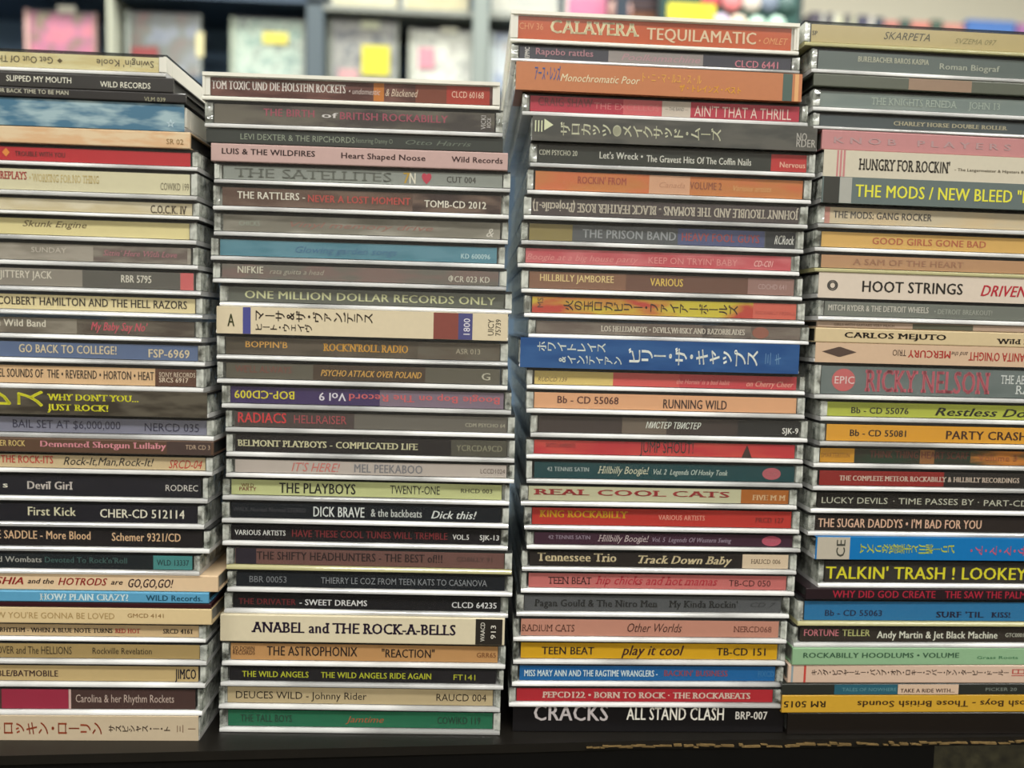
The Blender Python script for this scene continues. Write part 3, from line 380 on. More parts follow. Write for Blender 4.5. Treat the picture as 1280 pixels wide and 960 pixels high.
(2,'j',90.5,6.3,84.8,8.68,-0.02,'402434','plum purple CD case with pink oval near one end',None,None,[],[('42 TENNIS SATIN',-52.9,-33.9,'948494','b',1.74,0.69),('Hillbilly Boogie!',-30.4,-7.2,'c0b0b0','is',2.95,0.43),('Vol. 5  Legends Of Western Swing',-5.5,30.8,'948494','bi',2.08,0.0),('●',44.9,53.8,'b85468','',4.69,0.0),('SATIN',46.7,52.0,'d8949c','i',1.3,0.0)]),
(2,'j',88.7,5.9,74.68,10.12,-0.48,'282220','black CD case with cream serif title and label patch',None,None,[(37.9,59.6,'d8c4a8')],[('Tennessee Trio',-55.7,-19.9,'dccca4','bs',3.85,1.01),('Track Down Baby',-9.9,33.1,'dccca4','bsi',3.64,0.3),('HAUCD 006',41.9,55.5,'54402c','s',2.02,0.0)]),
(2,'j',88.5,6.3,64.62,10.06,-0.44,'c4706c','salmon pink CD case with red slanted serif title',None,None,[],[('TEEN BEAT',-50.3,-30.6,'3c1c1c','s',3.22,0.0),('hip chicks and hot mamas',-28.7,27.2,'b42838','is',3.82,0.5),('TB-CD 050',32.5,51.8,'4c2424','',2.82,-0.3)]),
(2,'j',86.8,6.4,53.93,10.69,-0.17,'585a5c','steel grey CD case with black serif lettering',None,None,[],[('Pagan Gould & The Nitro Men',-54.4,1.8,'282828','bs',3.21,0.0),("My Kinda Rockin'",7.1,38.9,'282828','bs',3.21,0.0),('CD 7',44.8,56.7,'38383a','i',2.14,0.0)]),
(2,'j',85.6,5.1,42.72,11.21,-0.42,'c48c78','dusty salmon CD case with thin brown serif lettering',None,None,[],[('RADIUM CATS',-58.9,-34.8,'643c30','s',3.14,-0.34),('Other Worlds',-10.7,14.3,'4c2820','i',4.04,0.34),('NERCD068',38.2,55.8,'744438','s',2.69,0.0)]),
(2,'j',85.9,5.9,31.93,10.78,-0.22,'d4a41c','golden yellow CD case with black lettering',None,None,[],[('TEEN BEAT',-49.6,-25.7,'2c1c14','b',3.45,0.0),('play it cool',-13.2,15.7,'3c1818','bi',4.53,0.54),('TB-CD 151',30.8,53.7,'2c1c14','b',3.45,0.0)]),
(2,'j',85.6,6.1,21.58,10.35,-0.04,'1c64a0','bright blue CD case with small white condensed capitals',None,None,[],[('MISS MARY ANN AND THE RAGTIME WRANGLERS -',-56.9,4.3,'dcecec','b',2.9,0.0),("BACKIN' BUSINESS",7.3,36.9,'94444c','b',2.69,0.21),('FIXCD',51.2,59.0,'3c7cac','',2.48,0.0)]),
(2,'j',84.5,5.3,12.16,9.43,-0.5,'b02832','red CD case with wide cream slab capitals',None,None,[],[('PEPCD122 • BORN TO ROCK · THE ROCKABEATS',-47.3,48.7,'ecd8c8','bs',2.83,0.0)]),
(2,'d',86.5,6.3,0.0,12.16,-0.5,'141214','black card package at the bottom with cut-out letters',None,None,[],[('CRACKS',-53.0,-19.0,'b8b0b0','b',7.29,3.06),('ALL STAND CLASH',-10.5,34.6,'dcd8cc','b',5.84,2.82),('BRP-007',40.0,54.9,'c8c4bc','b',3.65,2.21)]),
(3,'j',204.1,4.8,308.38,11.11,0.34,'bcac7c','khaki CD case with yellow lip,topmost of its stack',None,'yel',[],[('SP',-59.5,-56.4,'4c4830','b',1.78,0.0),('SKARPETA',-26.7,-5.9,'4c4834','i',3.11,0.56),('SVZEMA 097',5.4,24.5,'8c8454','i',2.22,-0.33)]),
(3,'j',207.6,4.7,297.06,11.32,0.67,'66706c','blue grey glassy CD case with pale blurred writing',None,None,[],[('BURELBACHER BAROS KASPIA',-41.3,-9.3,'b8b8a0','b',2.26,1.36),('Roman Biograf',-4.3,23.2,'acb0a0','b',2.49,-0.34)]),
(3,'d',208.9,4.8,291.45,5.6,0.56,'5c6054','thin dark olive sleeve with a peach patch',None,None,[(-19.9,8.7,'947c68')],[]),
(3,'j',209.4,4.8,281.14,10.31,0.38,'7c8884','light grey green CD case with ghostly serif title',('88928c',6),None,[],[('THE KNIGHTS RENEDA',-35.9,3.0,'a8b4a8','s',3.09,0.0),('JOHN 13',8.4,22.7,'a8b4a8','s',2.89,0.0)]),
(3,'j',209.9,4.6,273.3,7.84,0.45,'50585a','slate grey CD case with tiny rough title',None,None,[],[('CHARLEY HORSE DOUBLE ROLLER',-25.9,26.2,'c4bc9c','bs',1.73,0.0)]),
(3,'d',214.0,4.9,264.64,8.66,0.67,'bc8484','dusty rose sleeve with nearly invisible lettering',None,None,[],[('K N O B    P L A Y E R S',-57.2,23.6,'b09090','b',2.6,0.0)]),
(3,'o',214.6,4.3,253.06,11.58,0.54,'ccc4b0','grey cream CD package with tall slab capitals',None,None,[(-56.3,-55.5,'c08080'),(-54.9,-54.0,'c08080'),(-53.4,-52.5,'c08080')],[("HUNGRY FOR ROCKIN'",-46.3,-5.0,'4c4840','bs',4.86,0.0),('- The Langermeister & Hipsters Band',-2.8,32.2,'6c6454','b',1.16,-0.58)]),
(3,'o',214.4,3.7,241.62,11.44,0.3,'64706e','grey green CD case with big bright yellow capitals',None,None,[(-61.5,-54.5,'3c3c38'),(-54.3,-48.9,'a8a8a0')],[('THE MODS / NEW BLEED "HERE',-47.2,43.5,'dcd848','b',5.26,0.0)]),
(3,'j',214.2,4.5,230.92,10.7,0.53,'c9bca0','pale beige CD case with small pinkish square',('d0bc98',8),None,[(-59.2,-56.7,'c08c80')],[('THE MODS: GANG ROCKER',-55.1,-10.1,'54504c','b',3.0,0.54)]),
(3,'j',213.6,4.9,220.65,10.27,0.59,'d4ac64','amber CD case with spaced orange capitals',None,None,[],[('GOOD GIRLS GONE BAD',-35.9,16.7,'b86848','b',2.88,0.0)]),
(3,'j',213.7,3.9,211.63,9.02,0.46,'b8906c','tan brown CD case with pale yellow lip',None,'yel',[],[('A SAM OF THE HEART',-44.6,6.2,'a07458','b',2.53,0.18)]),
(3,'o',215.6,4.8,200.3,11.33,0.54,'d4c6b6','pale grey CD package with bold black capitals,red word',None,None,[],[('HOOT STRINGS',-42.3,4.0,'2c2824','b',4.76,0.0),('DRIVEN',12.4,34.6,'b02c38','bi',4.76,-0.23),('◎',-58.3,-53.4,'4c4844','b',4.53,0.0)]),
(3,'j',216.2,3.7,190.38,9.92,0.7,'72766e','grey CD case with small white condensed capitals',None,None,[],[('MITCH RYDER & THE DETROIT WHEELS',-57.5,-11.3,'ccc8bc','b',2.58,0.5),('• DETROIT BREAKOUT!',-8.7,18.5,'a0a498','b',2.18,0.0)]),
(3,'d',216.6,4.8,187.3,3.08,0.32,'b09884','very thin tan sleeve with dark slanted patch',None,None,[(-18.8,9.2,'5c5c4c')],[('GIRLS WITH GUITARS VERY MUCH',-55.0,-27.3,'7c6858','b',1.11,0.0)]),
(3,'d',215.8,4.4,180.68,6.62,0.47,'cfbb94','cream sleeve with wide black slab capitals',None,None,[],[('CARLOS MEJUTO',-49.3,-2.4,'241c18','bs',2.38,0.33),('Wild Recs',21.3,44.1,'241c18','bs',2.25,-0.66)]),
(3,'o',215.9,4.8,171.77,8.91,0.44,'cdb094','peach cream sleeve with black diamond emblem',None,None,[],[("ANITA O'NIGHT",8.6,34.9,'a8302c','ub',3.74,0.0),('and the',0.5,8.1,'4c3c34','ui',1.96,0.89),('MERCURY',-19.7,0.1,'a8302c','ub',3.21,0.45),('TRIO',-26.8,-20.5,'4c3c34','u',2.67,0.71),('◆',-59.2,-43.4,'54443c','b',4.46,0.45)]),
(3,'j',216.6,4.0,155.48,16.29,0.52,'6e7876','extra thick grey CD case with round pink badge',('64706e',7),None,[],[('RICKY NELSON',-38.8,19.4,'c0606c','bs',9.77,0.0),('THE ABSOLUTE',24.5,48.5,'dce0dc','s',3.91,2.44),('RARE',31.8,45.1,'dce0dc','s',3.91,-3.26),('●',-54.2,-43.4,'c46464','',10.1,0.0),('EPIC',-53.0,-43.8,'e4d0cc','b',3.26,0.0)]),
(3,'j',220.7,5.1,145.49,9.99,0.33,'b0b848','lime yellow CD case with black slanted title',None,None,[],[('Bb - CD 55076',-47.9,-21.2,'2c2c1c','b',2.7,-0.5),('Restless Dooz',-8.8,43.8,'1c1c14','bi',3.6,-0.3)]),
(3,'j',220.4,3.9,134.46,11.03,0.59,'d89c30','orange yellow CD case with dark brush capitals',None,None,[],[('Bb - CD 55081',-48.3,-22.1,'2c1c14','b',2.87,0.0),('PARTY CRASHERS',-3.3,44.9,'3c1c10','b',3.75,-0.22)]),
(3,'j',218.5,4.9,124.42,10.04,0.54,'343026','dark CD case with amber blocks at its ends',('283c2c',6),None,[(-60.8,-43.2,'c8902c'),(-12.4,-5.6,'8c6038'),(11.5,45.9,'c47c34')],[('SMARTERITUN',-59.6,-45.3,'8c5c1c','b',2.01,0.0),('THINK THING HEART SCARF',-36.1,10.6,'643024','b',3.21,1.0),('Volume 3',14.9,33.8,'9c5c34','bs',2.81,0.0)]),
(3,'j',218.4,4.3,114.11,10.31,0.71,'282422','half red half black CD case with long small title',None,None,[(-60.8,-0.7,'8c2824')],[('THE COMPLETE METEOR ROCKABILLY & HILLBILLY RECORDINGS',-49.8,35.4,'dccab8','bs',2.27,0.0)]),
(3,'j',218.5,4.8,103.59,10.52,0.31,'24201e','black CD case with thin spaced grey capitals',None,None,[],[('LUCKY DEVILS',-57.1,-26.3,'c4c4b0','',2.74,0.0),('· TIME PASSES BY ·',-23.7,17.0,'c4c4b0','',2.74,0.0),('PART-CD 666',19.3,49.7,'c4c4b0','',2.74,-0.32)]),
(3,'j',217.8,4.9,93.19,10.4,0.38,'2a221f','black brown CD case with peach condensed capitals',None,None,[],[("THE SUGAR DADDYS • I'M BAD FOR YOU",-57.5,19.7,'e0b89c','b',3.95,0.0)]),
(3,'o',220.6,4.1,82.75,10.44,0.7,'1470b0','bright blue Japanese CD case with beige end block',None,None,[(-61.5,-46.3,'b8b0a0')],[('CE',-52.5,-48.5,'44443c','br',7.83,0.0),('ビリー諸川と生意気なリズム',-41.5,3.1,'c4cc38','bvR',3.97,0.0),('サ・マ・マ・ア・',10.7,37.2,'d0607c','bvR',4.18,-0.52)]),
(3,'j',223.4,4.3,69.45,13.3,0.68,'34302c','black CD case with huge yellow capitals',None,None,[],[("TALKIN' TRASH ! LOOKEY DOOKEY",-59.3,67.5,'dcd42c','b',5.58,-0.66)]),
(3,'d',217.8,3.9,64.0,5.45,0.72,'281c20','thin black sleeve with dark red capitals',None,None,[],[('WHY DID GOD CREATE',-50.2,-1.6,'a02438','b',3.27,0.0),('THE SAW THE PALMS',2.9,43.9,'a02438','b',3.27,0.0)]),
(3,'j',214.9,3.9,51.61,12.39,0.36,'2c74a4','blue CD case with cream and green lip above',None,'yel',[],[('Bb - CD 55063',-49.4,-22.5,'1c2c4c','b',2.73,-1.24),("SURF 'TIL",3.3,26.1,'1c1c3c','bs',2.73,-1.86),('KISS!',29.8,39.1,'1c1c3c','bs',2.48,-1.86)]),
(3,'j',213.7,4.4,41.36,10.25,0.45,'332c26','dark brown CD case with pink,yellow and white words',None,None,[],[('FORTUNE',-57.3,-41.0,'c87880','b',3.08,1.03),('TELLER',-39.3,-26.1,'b8b878','b',3.08,1.03),('Andy Martin & Jet Black Machine',-22.8,35.1,'dcdccc','b',3.28,0.0),('GTC0001',38.9,47.8,'b8b8a8','b',1.85,0.0)]),
(3,'d',213.3,4.4,33.09,8.27,0.73,'8cb08a','mint green card sleeve with green capitals',None,None,[],[('ROCKABILLY HOODLUMS • VOLUME',-57.5,16.6,'385840','b',2.32,0.66),('Grass Roots',25.4,45.2,'2c6844','',1.32,-0.41)]),
(3,'d',212.0,4.6,24.43,8.67,0.28,'cfb4a0','pinkish cream package with a row of small Japanese letters',None,None,[(-61.1,-60.2,'8a9aa0'),(-55.2,-54.2,'c04840')],[('キング・ビリヤードー・バンプ・オブ・ロキー・リバー・マン・タービー・ドールー',-51.6,42.5,'3c2c28','bv',2.6,0.87),('旧',43.9,50.9,'b03c38','v',3.47,0.87)]),
(3,'d',209.2,4.1,19.06,5.36,0.55,'2c2e2a','thin dark sleeve with teal and cream patches',None,None,[(-37.9,-7.9,'2c5c6c'),(-7.7,21.4,'cfb49c')],[('TALES OF NOWHERE',-34.2,-8.4,'5c8c94','',1.61,0.0),('TAKE A RIDE WITH...',-6.5,19.5,'3c2420','b',1.82,-0.54),('PICKER 20',34.5,49.6,'7c847c','',1.5,0.0)]),
(3,'d',209.7,4.3,10.53,8.53,0.64,'c89c34','mustard yellow package with upside-down brown lettering',None,None,[],[('RM 5015',-62.7,-42.1,'2c2014','bu',2.9,0.0),('Tosh Boys - Those British Sounds',-27.0,58.1,'3c2818','bu',2.9,0.0)]),
(3,'d',212.8,4.3,0.0,10.53,0.32,'1c1714','plain black case under the mustard yellow one',None,None,[],[]),
]

MM = 0.001
STACKS = ['first', 'second', 'third', 'fourth']
ORD = {}
COUNTS = [sum(1 for r in DISCS if r[0] == c) for c in range(4)]
def ordinal(n):
    w = ['', 'topmost', 'second', 'third', 'fourth', 'fifth', 'sixth', 'seventh', 'eighth', 'ninth', 'tenth', 'eleventh', 'twelfth', 'thirteenth', 'fourteenth', 'fifteenth', 'sixteenth', 'seventeenth', 'eighteenth', 'nineteenth', 'twentieth']
    return w[n]
def place_words(c, i, n):
    if i == 1: return 'topmost of ' + STACKS[c] + ' stack'
    if i == n: return 'bottom of ' + STACKS[c] + ' stack'
    if i <= n / 2: return '%s down in %s stack' % (ordinal(i), STACKS[c])
    return '%s up in %s stack' % (ordinal(n + 1 - i), STACKS[c])

def ribs(side, z0, z1, W):
    """The ribbed hinge end of a jewel case as boxes."""
    out = []
    s = -1 if side < 0 else 1
    xo = s * W / 2
    a, b = sorted((xo, xo - s * 1.0 * MM))
    out.append((a, b, 0.4 * MM, 141.5 * MM, z0, z1))
    for k in range(7):
        yy = (0.8 + k * 1.25) * MM
        a, b = sorted((xo + s * (random.uniform(-0.1, 0.15)) * MM, xo - s * random.uniform(1.8, 3.2) * MM))
        out.append((a, b, yy, yy + 0.55 * MM, z0 + 0.2 * MM, z1 - 0.2 * MM))
    for k in range(8):
        yy = (20 + k * 14 + random.uniform(-2, 2)) * MM
        a, b = sorted((xo - s * 1.0 * MM, xo - s * 2.2 * MM))
        out.append((a, b, yy, yy + 3.5 * MM, z0 + 0.4 * MM, z1 - 0.4 * MM))
    return out

def make_disc(row, idx, n):
    c, kind, x, y, z, T, yaw, base, look, mott, lid, bands, texts = row
    label = '%s, %s' % (look, place_words(c, idx, n))
    words = label.split()
    if len(words) > 16: label = ' '.join(words[:16])
    W = 125 * MM; T = (T - 0.1) * MM
    jewel = kind in 'jo'; obi = kind == 'o'
    r = root('cd_case' if jewel else 'cd_sleeve', (x * MM, y * MM, TZ + z * MM), math.radians(yaw), label, 'CD', 'CDs in the %s stack' % STACKS[c])
    h = W / 2
    if jewel:
        lt = min(1.95 * MM, T * 0.2)
        lm = EDGE_GLOW() if lid == 'milk' else EDGE_YEL() if lid == 'yel' else EDGE()
        arc = [(0.35 * MM, 0), (0.12 * MM, 0.08 * MM), (0, 0.3 * MM), (0.0, lt * 0.42), (0.1 * MM, lt * 0.62), (0.4 * MM, lt * 0.82), (0.8 * MM, lt * 0.95), (1.2 * MM, lt)]
        lo = profile('lid', arc + [(141.8 * MM, lt), (141.8 * MM, 0)], -h, h, lm, r)
        zt = T - min(0.95 * MM, T * 0.1)
        if lid == 'milk':
            boxes('rear_cover', [(-h, h, 0.1 * MM, 141 * MM, zt - 0.5 * MM, T)], EDGE_GLOW(), r)
        else:
            boxes('rear_cover', [(-h, h, 1.5 * MM, 141 * MM, zt, T)], RIM(), r)
        z0, z1 = lt + 0.15 * MM, zt - (0.55 * MM if lid == 'milk' else 0.1 * MM)
        if obi: lm2 = None
        else: boxes('spine_cover', [(-h + 0.2 * MM, h - 0.2 * MM, 0.95 * MM, 1.35 * MM, z0, z1)], COVER(), r)
        sm = EDGE_GLOW() if lid in ('milk', 'side') else SIDE()  # white ends have the light on the upper cases put into their colour
        for s in (-1, 1): boxes('ribbed_end', ribs(s, z0, z1, W), sm, r)
        dark = sum(lin(base)[:3]) < 0.25
        boxes('disc_tray', [(-h + 3.6 * MM, h - 3.6 * MM, 2.3 * MM, 138 * MM, z0 + 0.3 * MM, z1 - 0.3 * MM)], paint('232324' if dark else '6d6d6a', 0.4, 0.4), r)
        cw = h - (3.0 if lid == 'milk' else 3.4) * MM
        if obi:
            e = 0.22 * MM; pm = print_mat(base, mott, False)
            card = profile('paper_strip', [(-e, 0.05 * MM), (-e, T - 0.05 * MM), (-0.08 * MM, T), (26 * MM, T), (26 * MM, T + 0.04 * MM), (-0.1 * MM, T + 0.04 * MM), (-e - 0.12 * MM, T - 0.05 * MM), (-e - 0.12 * MM, 0.05 * MM), (-0.1 * MM, -0.01 * MM), (26 * MM, -0.01 * MM), (26 * MM, 0.02 * MM), (-0.08 * MM, 0.02 * MM)], -h + 0.3 * MM, h - 0.3 * MM, pm, r)
        else: card = boxes('spine_card', [(-cw, cw, 1.6 * MM, 1.9 * MM, z0 + 0.15 * MM, z1 - 0.25 * MM)], print_mat(base, mott), r)
        yf, zc0, zc1, lim = 1.6 * MM, z0 + 0.15 * MM, z1 - 0.25 * MM, cw
        if obi: yf, zc0, zc1, lim = -e - 0.12 * MM, 0.1 * MM, T - 0.1 * MM, h - 0.4 * MM
    else:
        bt = min(0.5 * MM, T * 0.2)
        pm = print_mat(base, mott, False)
        rr = min(0.5 * MM, T * 0.22)
        q = [(rr - rr * math.sin(t), rr - rr * math.cos(t)) for t in [0, math.pi / 6, math.pi / 3, math.pi / 2]]
        q2 = [(a, T - b) for a, b in q[::-1]]
        card = profile('card_wrap', q + q2 + [(139 * MM, T), (139 * MM, T - bt), (1.2 * MM, T - bt), (1.2 * MM, bt), (139 * MM, bt), (139 * MM, 0)], -h, h, pm, r)
        boxes('disc_tray', [(-h + 1.2 * MM, h - 1.2 * MM, 1.6 * MM, 137 * MM, bt + 0.05 * MM, T - bt - 0.05 * MM)], paint('3a3a38' if T < 7 * MM else '8c8c86', 0.5, 0.4), r)
        yf, zc0, zc1, lim = 0.0, rr * 0.6, T - rr * 0.6, h - 0.3 * MM
    zc = (zc0 + zc1) / 2
    for (a, b, col) in bands:
        a = max(a * MM, -lim); b = min(b * MM, lim)
        if b - a < 0.3 * MM: continue
        boxes('colour_band', [(a, b, yf - 0.05 * MM, yf + 0.1 * MM, zc0, zc1)], print_mat(col, mott if (b - a) > 20 * MM and mott else None, jewel and not obi), card)
    for (s, a, b, col, st, hh, dz) in texts:
        a *= MM; b *= MM; hh *= MM
        if b > lim - 0.3 * MM and b < lim + 6 * MM: b = lim - 0.4 * MM
        if a < -lim + 0.3 * MM and a > -lim - 6 * MM: a = -lim + 0.4 * MM
        if b > lim + 0.5 * MM or a < -lim - 0.5 * MM:      # keep only the print that fits the spine
            a2, b2 = max(a, -lim + 0.5 * MM), min(b, lim - 0.5 * MM)
            frac = (b2 - a2) / (b - a)
            k = max(1, int(len(s) * frac))
            s = s[:k] if (b > lim) != ('u' in st) else s[-k:]
            a, b = a2, b2
        hh = min(hh, (zc1 - zc0) * 0.94)
        lettering(s, a, b, col, st, hh, 0, zc + dz * MM * (0.8 if jewel and not obi else 1.0), yf - 0.09 * MM, card)
    return r
cnt = [0] * 4
for row in DISCS:
    cnt[row[0]] += 1
    make_disc(row, cnt[row[0]], COUNTS[row[0]])

# ------------------------------------------------------------------ the shelf behind
BY = 1.10
def bz(z): return TZ + (z + 3.0) / 1000.0
sh = root('display_shelf', (0, 0, 0), 0, 'dark navy cubby shelf behind the CD stacks with grey uprights', 'shelf')
boxes('back_board', [(-1.6, 0.62, BY + 0.13, BY + 0.15, 0.0, 2.0)], paint('7088a0', 0.7, 0.2), sh)
for zz in (0.45, 0.588, 1.46):
    pass
boxes('shelf_board', [(-1.6, 0.60, BY - 0.03, BY + 0.13, bz(572), bz(586.5))], paint('465666', 0.6, 0.3), sh)
boxes('shelf_board', [(-0.262, 0.60, BY - 0.02, BY + 0.13, bz(709), bz(719))], paint('8c9088', 0.6, 0.3), sh)
boxes('shelf_board', [(-1.6, -0.262, BY - 0.02, BY + 0.13, bz(718), bz(727))], paint('465666', 0.6, 0.3), sh)
boxes('shelf_board', [(-1.6, 0.60, BY - 0.02, BY + 0.13, bz(900), bz(915))], paint('465666', 0.6, 0.3), sh)
boxes('shelf_upright', [(-0.290, -0.261, BY - 0.02, BY + 0.13, 0.0, 1.9)], paint('58646a', 0.6, 0.3), sh)
boxes('shelf_upright', [(-0.006, 0.021, BY - 0.03, BY + 0.13, 0.0, 1.9)], paint('8e9893', 0.6, 0.3), sh)
boxes('shelf_upright', [(0.240, 0.262, BY - 0.03, BY + 0.13, 0.0, 1.9)], paint('303c48', 0.6, 0.3), sh)
boxes('shelf_upright', [(-0.617, -0.612, BY - 0.03, BY + 0.13, 0.0, 1.9)], paint('c8ccb8', 0.6, 0.3), sh)
def art_mat(key, cols, sc):
    def b(m, nt, p):
        p.inputs['Roughness'].default_value = 0.4
        tc = nt.nodes.new('ShaderNodeTexCoord'); n = nt.nodes.new('ShaderNodeTexNoise'); n.inputs['Scale'].default_value = sc; n.inputs['Detail'].default_value = 3
        rp = nt.nodes.new('ShaderNodeValToRGB'); el = rp.color_ramp.elements
        while len(el) < len(cols): el.new(0.5)
        for k, cc in enumerate(cols):
            el[k].position = 0.3 + 0.4 * k / (len(cols) - 1); el[k].color = lin(cc)
        nt.links.new(tc.outputs['Object'], n.inputs['Vector']); nt.links.new(n.outputs['Fac'], rp.inputs[0]); nt.links.new(rp.outputs[0], p.inputs['Base Color'])
    return mat(('art', key), b)
BG = 'CD cases facing out on the shelf behind'
def front_case(x0, x1, z0, z1, label, cols, sc, spine='d0d4c4', patches=()):
    w = (x1 - x0) / 1000.0; hh = (z1 - z0) / 1000.0
    r = root('cd_case', ((x0 + x1) / 2000.0, BY, bz(z0)), 0, label, 'CD', BG)
    r.rotation_euler = (0, 0, random.uniform(-0.03, 0.03))
    boxes('disc_tray', [(-w / 2 + 0.002, w / 2 - 0.002, 0.004, 0.0095, 0.002, hh - 0.002)], paint('5c6464', 0.4, 0.4), r)
    boxes('front_cover', [(-w / 2 + 0.009, w / 2 - 0.005, 0.002, 0.0035, 0.003, hh - 0.003)], art_mat(label, cols, sc), r)
    boxes('lid', [(-w / 2, w / 2, 0.0, 0.0012, 0.0, hh)], COVER(), r)
    boxes('hinge_strip', [(-w / 2, -w / 2 + 0.007, 0.0, 0.010, 0.0, hh)], paint(spine, 0.4, 0.4), r)
    boxes('side_wall', [(w / 2 - 0.003, w / 2, 0.0013, 0.010, 0.0, hh)], paint(spine, 0.4, 0.4), r)
    for (a, b, c, d, col, nm) in patches:
        boxes(nm, [((a / 1000.0) - (x0 + x1) / 2000.0, (b / 1000.0) - (x0 + x1) / 2000.0, -0.0010, -0.0003, (c - z0) / 1000.0, (d - z0) / 1000.0)], paint(col, 0.7, 0.2), r)
    return r
front_case(-767, -650, 587, 694, 'pink fronted CD case standing at the end of the dark shelf', ['e07890', 'd88494', 'c07898', '8c7c68', 'c8c0a0'], 22, 'd8b0a8', [(-712, -682, 690, 702, 'd8d4c4', 'price_tag')])
front_case(-600, -474, 587, 699, 'grey blue CD case with dark red patch standing on the shelf', ['5c6878', '7c8490', '606860', '6c5c54', '8c3c40'], 20, 'a0a8a0', [(-480, -468, 627, 668, 'd8d0a0', 'price_tag'), (-590, -545, 600, 640, '8c4848', 'cover_patch')])
front_case(-424, -297, 587, 698, 'pale green CD case with small yellow sticker on the shelf', ['5c7c70', '7c9c8c', 'b0c4b0', '5c7468', 'c8d4c0'], 38, 'a8b4a0', [(-368, -325, 655, 674, 'dcd060', 'price_sticker')])
front_case(-258, -136, 587, 705, 'grey CD case with big yellow sticker standing on the shelf', ['5c6468', '787c80', 'a8a8a0', '646c70', 'c0c0b8'], 30, 'b0b8a8', [(-198, -150, 610, 660, 'd8d048', 'price_sticker'), (-238, -205, 590, 618, 'c89c9c', 'pink_sticker'), (-200, -168, 688, 701, 'd8dcc0', 'price_tag')])
front_case(-117, -8, 587, 693, 'white and grey CD case with pink sticker on the shelf', ['8c9088', 'b8bcb0', 'dce0d0', 'a8a89c', 'e0e4d8'], 34, 'd8dccc', [(-100, -72, 625, 660, 'd0909c', 'pink_sticker'), (-62, -32, 686, 696, 'd8d8c4', 'price_tag')])
front_case(24, 134, 587, 693, 'blue and white CD case half hidden behind the third stack', ['5c84b0', '7c90b0', 'c8d4d8', 'b0bcc0', 'd8b4a8'], 26, 'd0dcd8')
# upper shelf
def upper(x0, x1, label, cols, sc, h=118, tilt=0.0):
    w = (x1 - x0) / 1000.0
    r = root('cd_case', ((x0 + x1) / 2000.0, BY - 0.005, bz(719.3)), 0, label, 'CD', 'CD cases on the upper shelf behind')
    boxes('front_cover', [(-w / 2 + 0.006, w / 2 - 0.003, 0.0012, 0.008, 0.004, h / 1000.0 - 0.002)], art_mat(label, cols, sc), r)
    boxes('lid', [(-w / 2, w / 2, 0.0, 0.001, 0.0, h / 1000.0)], COVER(), r)
    boxes('hinge_strip', [(-w / 2, -w / 2 + 0.006, 0.0012, 0.010, 0.0, h / 1000.0)], paint('c8ccc0', 0.4, 0.4), r)
    return r
upper(-252, -135, 'cream CD case on the upper shelf beside the grey upright', ['c8c4a0', 'd8d4b4', 'b0b098'], 18)
upper(-130, -12, 'ivory CD case on the upper shelf between two cream ones', ['d8d0a4', 'c0b890', 'e0dcc0'], 18)
upper(25, 145, 'white CD case on the upper shelf above the third stack', ['d0d0c0', 'b4b8b0', 'e0dcc8'], 18)
upper(153, 230, 'hot pink CD case on the upper shelf', ['e06090', 'd87098', 'e898b0'], 14)
def badge(x, z, col, col2, label, rad=0.0165, y=None):
    bm = bmesh.new()
    rings = [(1.0, 0.0), (1.0, -0.0025), (0.93, -0.0045), (0.6, -0.0065), (0.0, -0.0072)]
    N = 28; prev = None
    for rr, yy in rings:
        if rr == 0:
            c0 = bm.verts.new((0, yy, 0))
            for k in range(N): bm.faces.new((prev[k], prev[(k + 1) % N], c0))
        else:
            cur = [bm.verts.new((rad * rr * math.cos(2 * math.pi * k / N), yy, rad * rr * math.sin(2 * math.pi * k / N))) for k in range(N)]
            if prev:
                for k in range(N): bm.faces.new((prev[k], prev[(k + 1) % N], cur[(k + 1) % N], cur[k]))
            prev = cur
    bmesh.ops.recalc_face_normals(bm, faces=bm.faces)
    o = obj('pin_badge', bm, art_mat(label, [col, col2, col], 60), None, (x / 1000.0, y, bz(z)), True)
    o['label'] = label; o['category'] = 'badge'; o['group'] = 'round badges on the green board'
    return o
d = badge(250, 735.5, 'dcb4a8', 'c89c90', 'round pale pink badge leaning on the upper shelf by the dark upright', 0.021, BY - 0.012)
d['group'] = 'round badges'
cb = root('cardboard_box', (0.298, BY + 0.02, bz(719.3)), 0, 'brown cardboard box on the upper shelf beside yellow card', 'box')
boxes('box_body', [(-0.034, 0.032, 0.0, 0.10, 0, 0.035)], paint('8c6450', 0.8, 0.2, 0.1, 20), cb)
boxes('box_flap', [(-0.034, 0.032, -0.003, 0.0, 0.030, 0.050)], paint('54484a', 0.8, 0.2), cb)
yc = root('yellow_card', (0.374, BY - 0.022, bz(719.3)), 0, 'bright yellow card standing in front of the badge board', 'sign')
boxes('card', [(-0.042, 0.042, 0, 0.001, -0.0, 0.030)], paint('e8dc38', 0.6, 0.3), yc)
lettering('ROCK', -0.016, 0.026, 'd0b030', 'b', 0.009, 0, 0.018, -0.0003, yc)
gb = root('badge_board', (0.45, BY + 0.004, bz(719.3)), 0, 'dark green board covered in round badges behind the third stack', 'board')
boxes('board', [(-0.123, 0.125, 0, 0.012, 0, 0.165)], paint('34544e', 0.7, 0.2), gb)
boxes('board_frame', [(0.125, 0.131, -0.002, 0.014, 0, 0.165), (-0.129, -0.123, -0.002, 0.014, 0, 0.165)], paint('3c4648', 0.7, 0.2), gb)
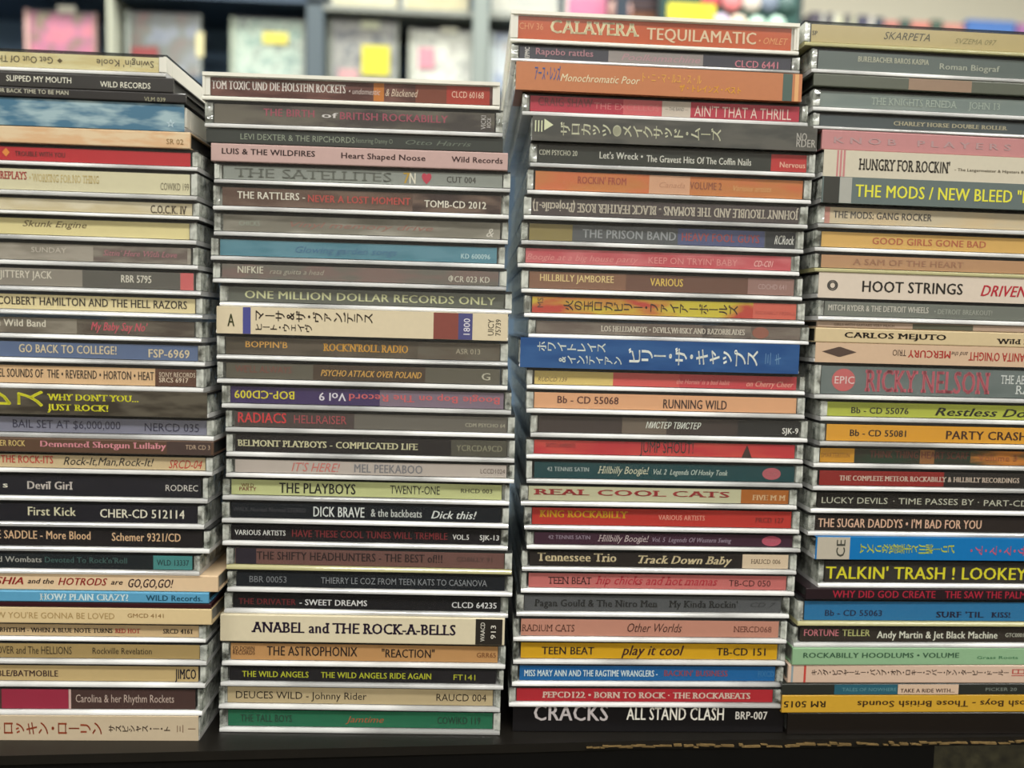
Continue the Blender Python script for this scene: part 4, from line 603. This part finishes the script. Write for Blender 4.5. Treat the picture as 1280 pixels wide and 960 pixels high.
BB = [(434, 727, 'b894c4', 'd0c0d4', 'lilac'), (465, 727, 'd8bca4', 'e0ccb8', 'beige'), (499, 726, '8cc8a8', 'd0e4d8', 'mint green'), (535, 728, '5cb894', 'd8ece0', 'white and green'),
      (414, 765, 'd04858', 'c83c4c', 'red'), (452, 764, 'd85860', 'e89090', 'coral'), (488, 765, 'c8bcb0', 'd8d0c4', 'cream'), (520, 766, '5c6c80', '7c8898', 'slate blue'), (552, 766, '3c5458', '4c6c64', 'dark teal')]
for (x, z, c1, c2, nm) in BB:
    badge(x, z, c1, c2, '%s round badge pinned to the dark green board, %s row' % (nm, 'lower' if z < 745 else 'upper'), y=BY + 0.0035)
# low unit further along with small stock on it, cream wall above
cu = root('stock_counter', (0, 0, 0), 0, 'low grey counter beyond the fourth stack holding small stock', 'counter')
boxes('counter_body', [(0.64, 2.3, 1.60, 2.1, 0.0, bz(880) - 0.012)], paint('6c7078', 0.7, 0.2), cu)
boxes('counter_top', [(0.63, 2.31, 1.58, 2.12, bz(880) - 0.012, bz(880))], paint('8c8c90', 0.6, 0.3), cu)
STOCK = [(800, 828, 952, '585460', 'dark violet box'), (829, 838, 950, 'd4d4c8', 'slim white box'), (840, 856, 952, '504e5a', 'charcoal violet box'), (857, 872, 949, 'dcdcc8', 'wide white box'), (873, 884, 946, 'd0d0b0', 'cream box'),
         (886, 902, 951, '5a5864', 'grey violet box'), (903, 914, 948, 'd8d8b8', 'pale yellow box'), (916, 946, 950, '545468', 'slate violet box'), (947, 958, 950, 'e0dcd0', 'off-white box'),
         (960, 983, 948, '4c5460', 'dark slate box'), (984, 1020, 941, 'c88078', 'salmon box'), (1022, 1050, 946, '4c6058', 'dark green box'), (1052, 1098, 942, 'd08478', 'coral box'), (1100, 1130, 948, '506458', 'moss green box'),
         (1132, 1184, 941, 'cc8c80', 'pale coral box'), (1190, 1312, 953, '5078b8', 'wide blue box'), (1318, 1370, 950, 'a070a0', 'purple box')]
for (xa, xb, zt, col, nm) in STOCK:
    w = (xb - xa) / 2000.0; hh = (zt - 880.1) / 1000.0
    r = root('stock_box', ((xa + xb) / 2000.0, 1.60, bz(880.1)), 0, nm + ' in the row on the far counter', 'box', 'stock boxes on the far counter')
    boxes('box_body', [(-w + 0.0005, w - 0.0005, 0.0, 0.10, 0, hh - 0.006)], paint(col, 0.6, 0.3), r)
    boxes('box_lid', [(-w, w, -0.001, 0.101, hh - 0.006, hh)], paint(col, 0.5, 0.3, 0.1, 40), r)
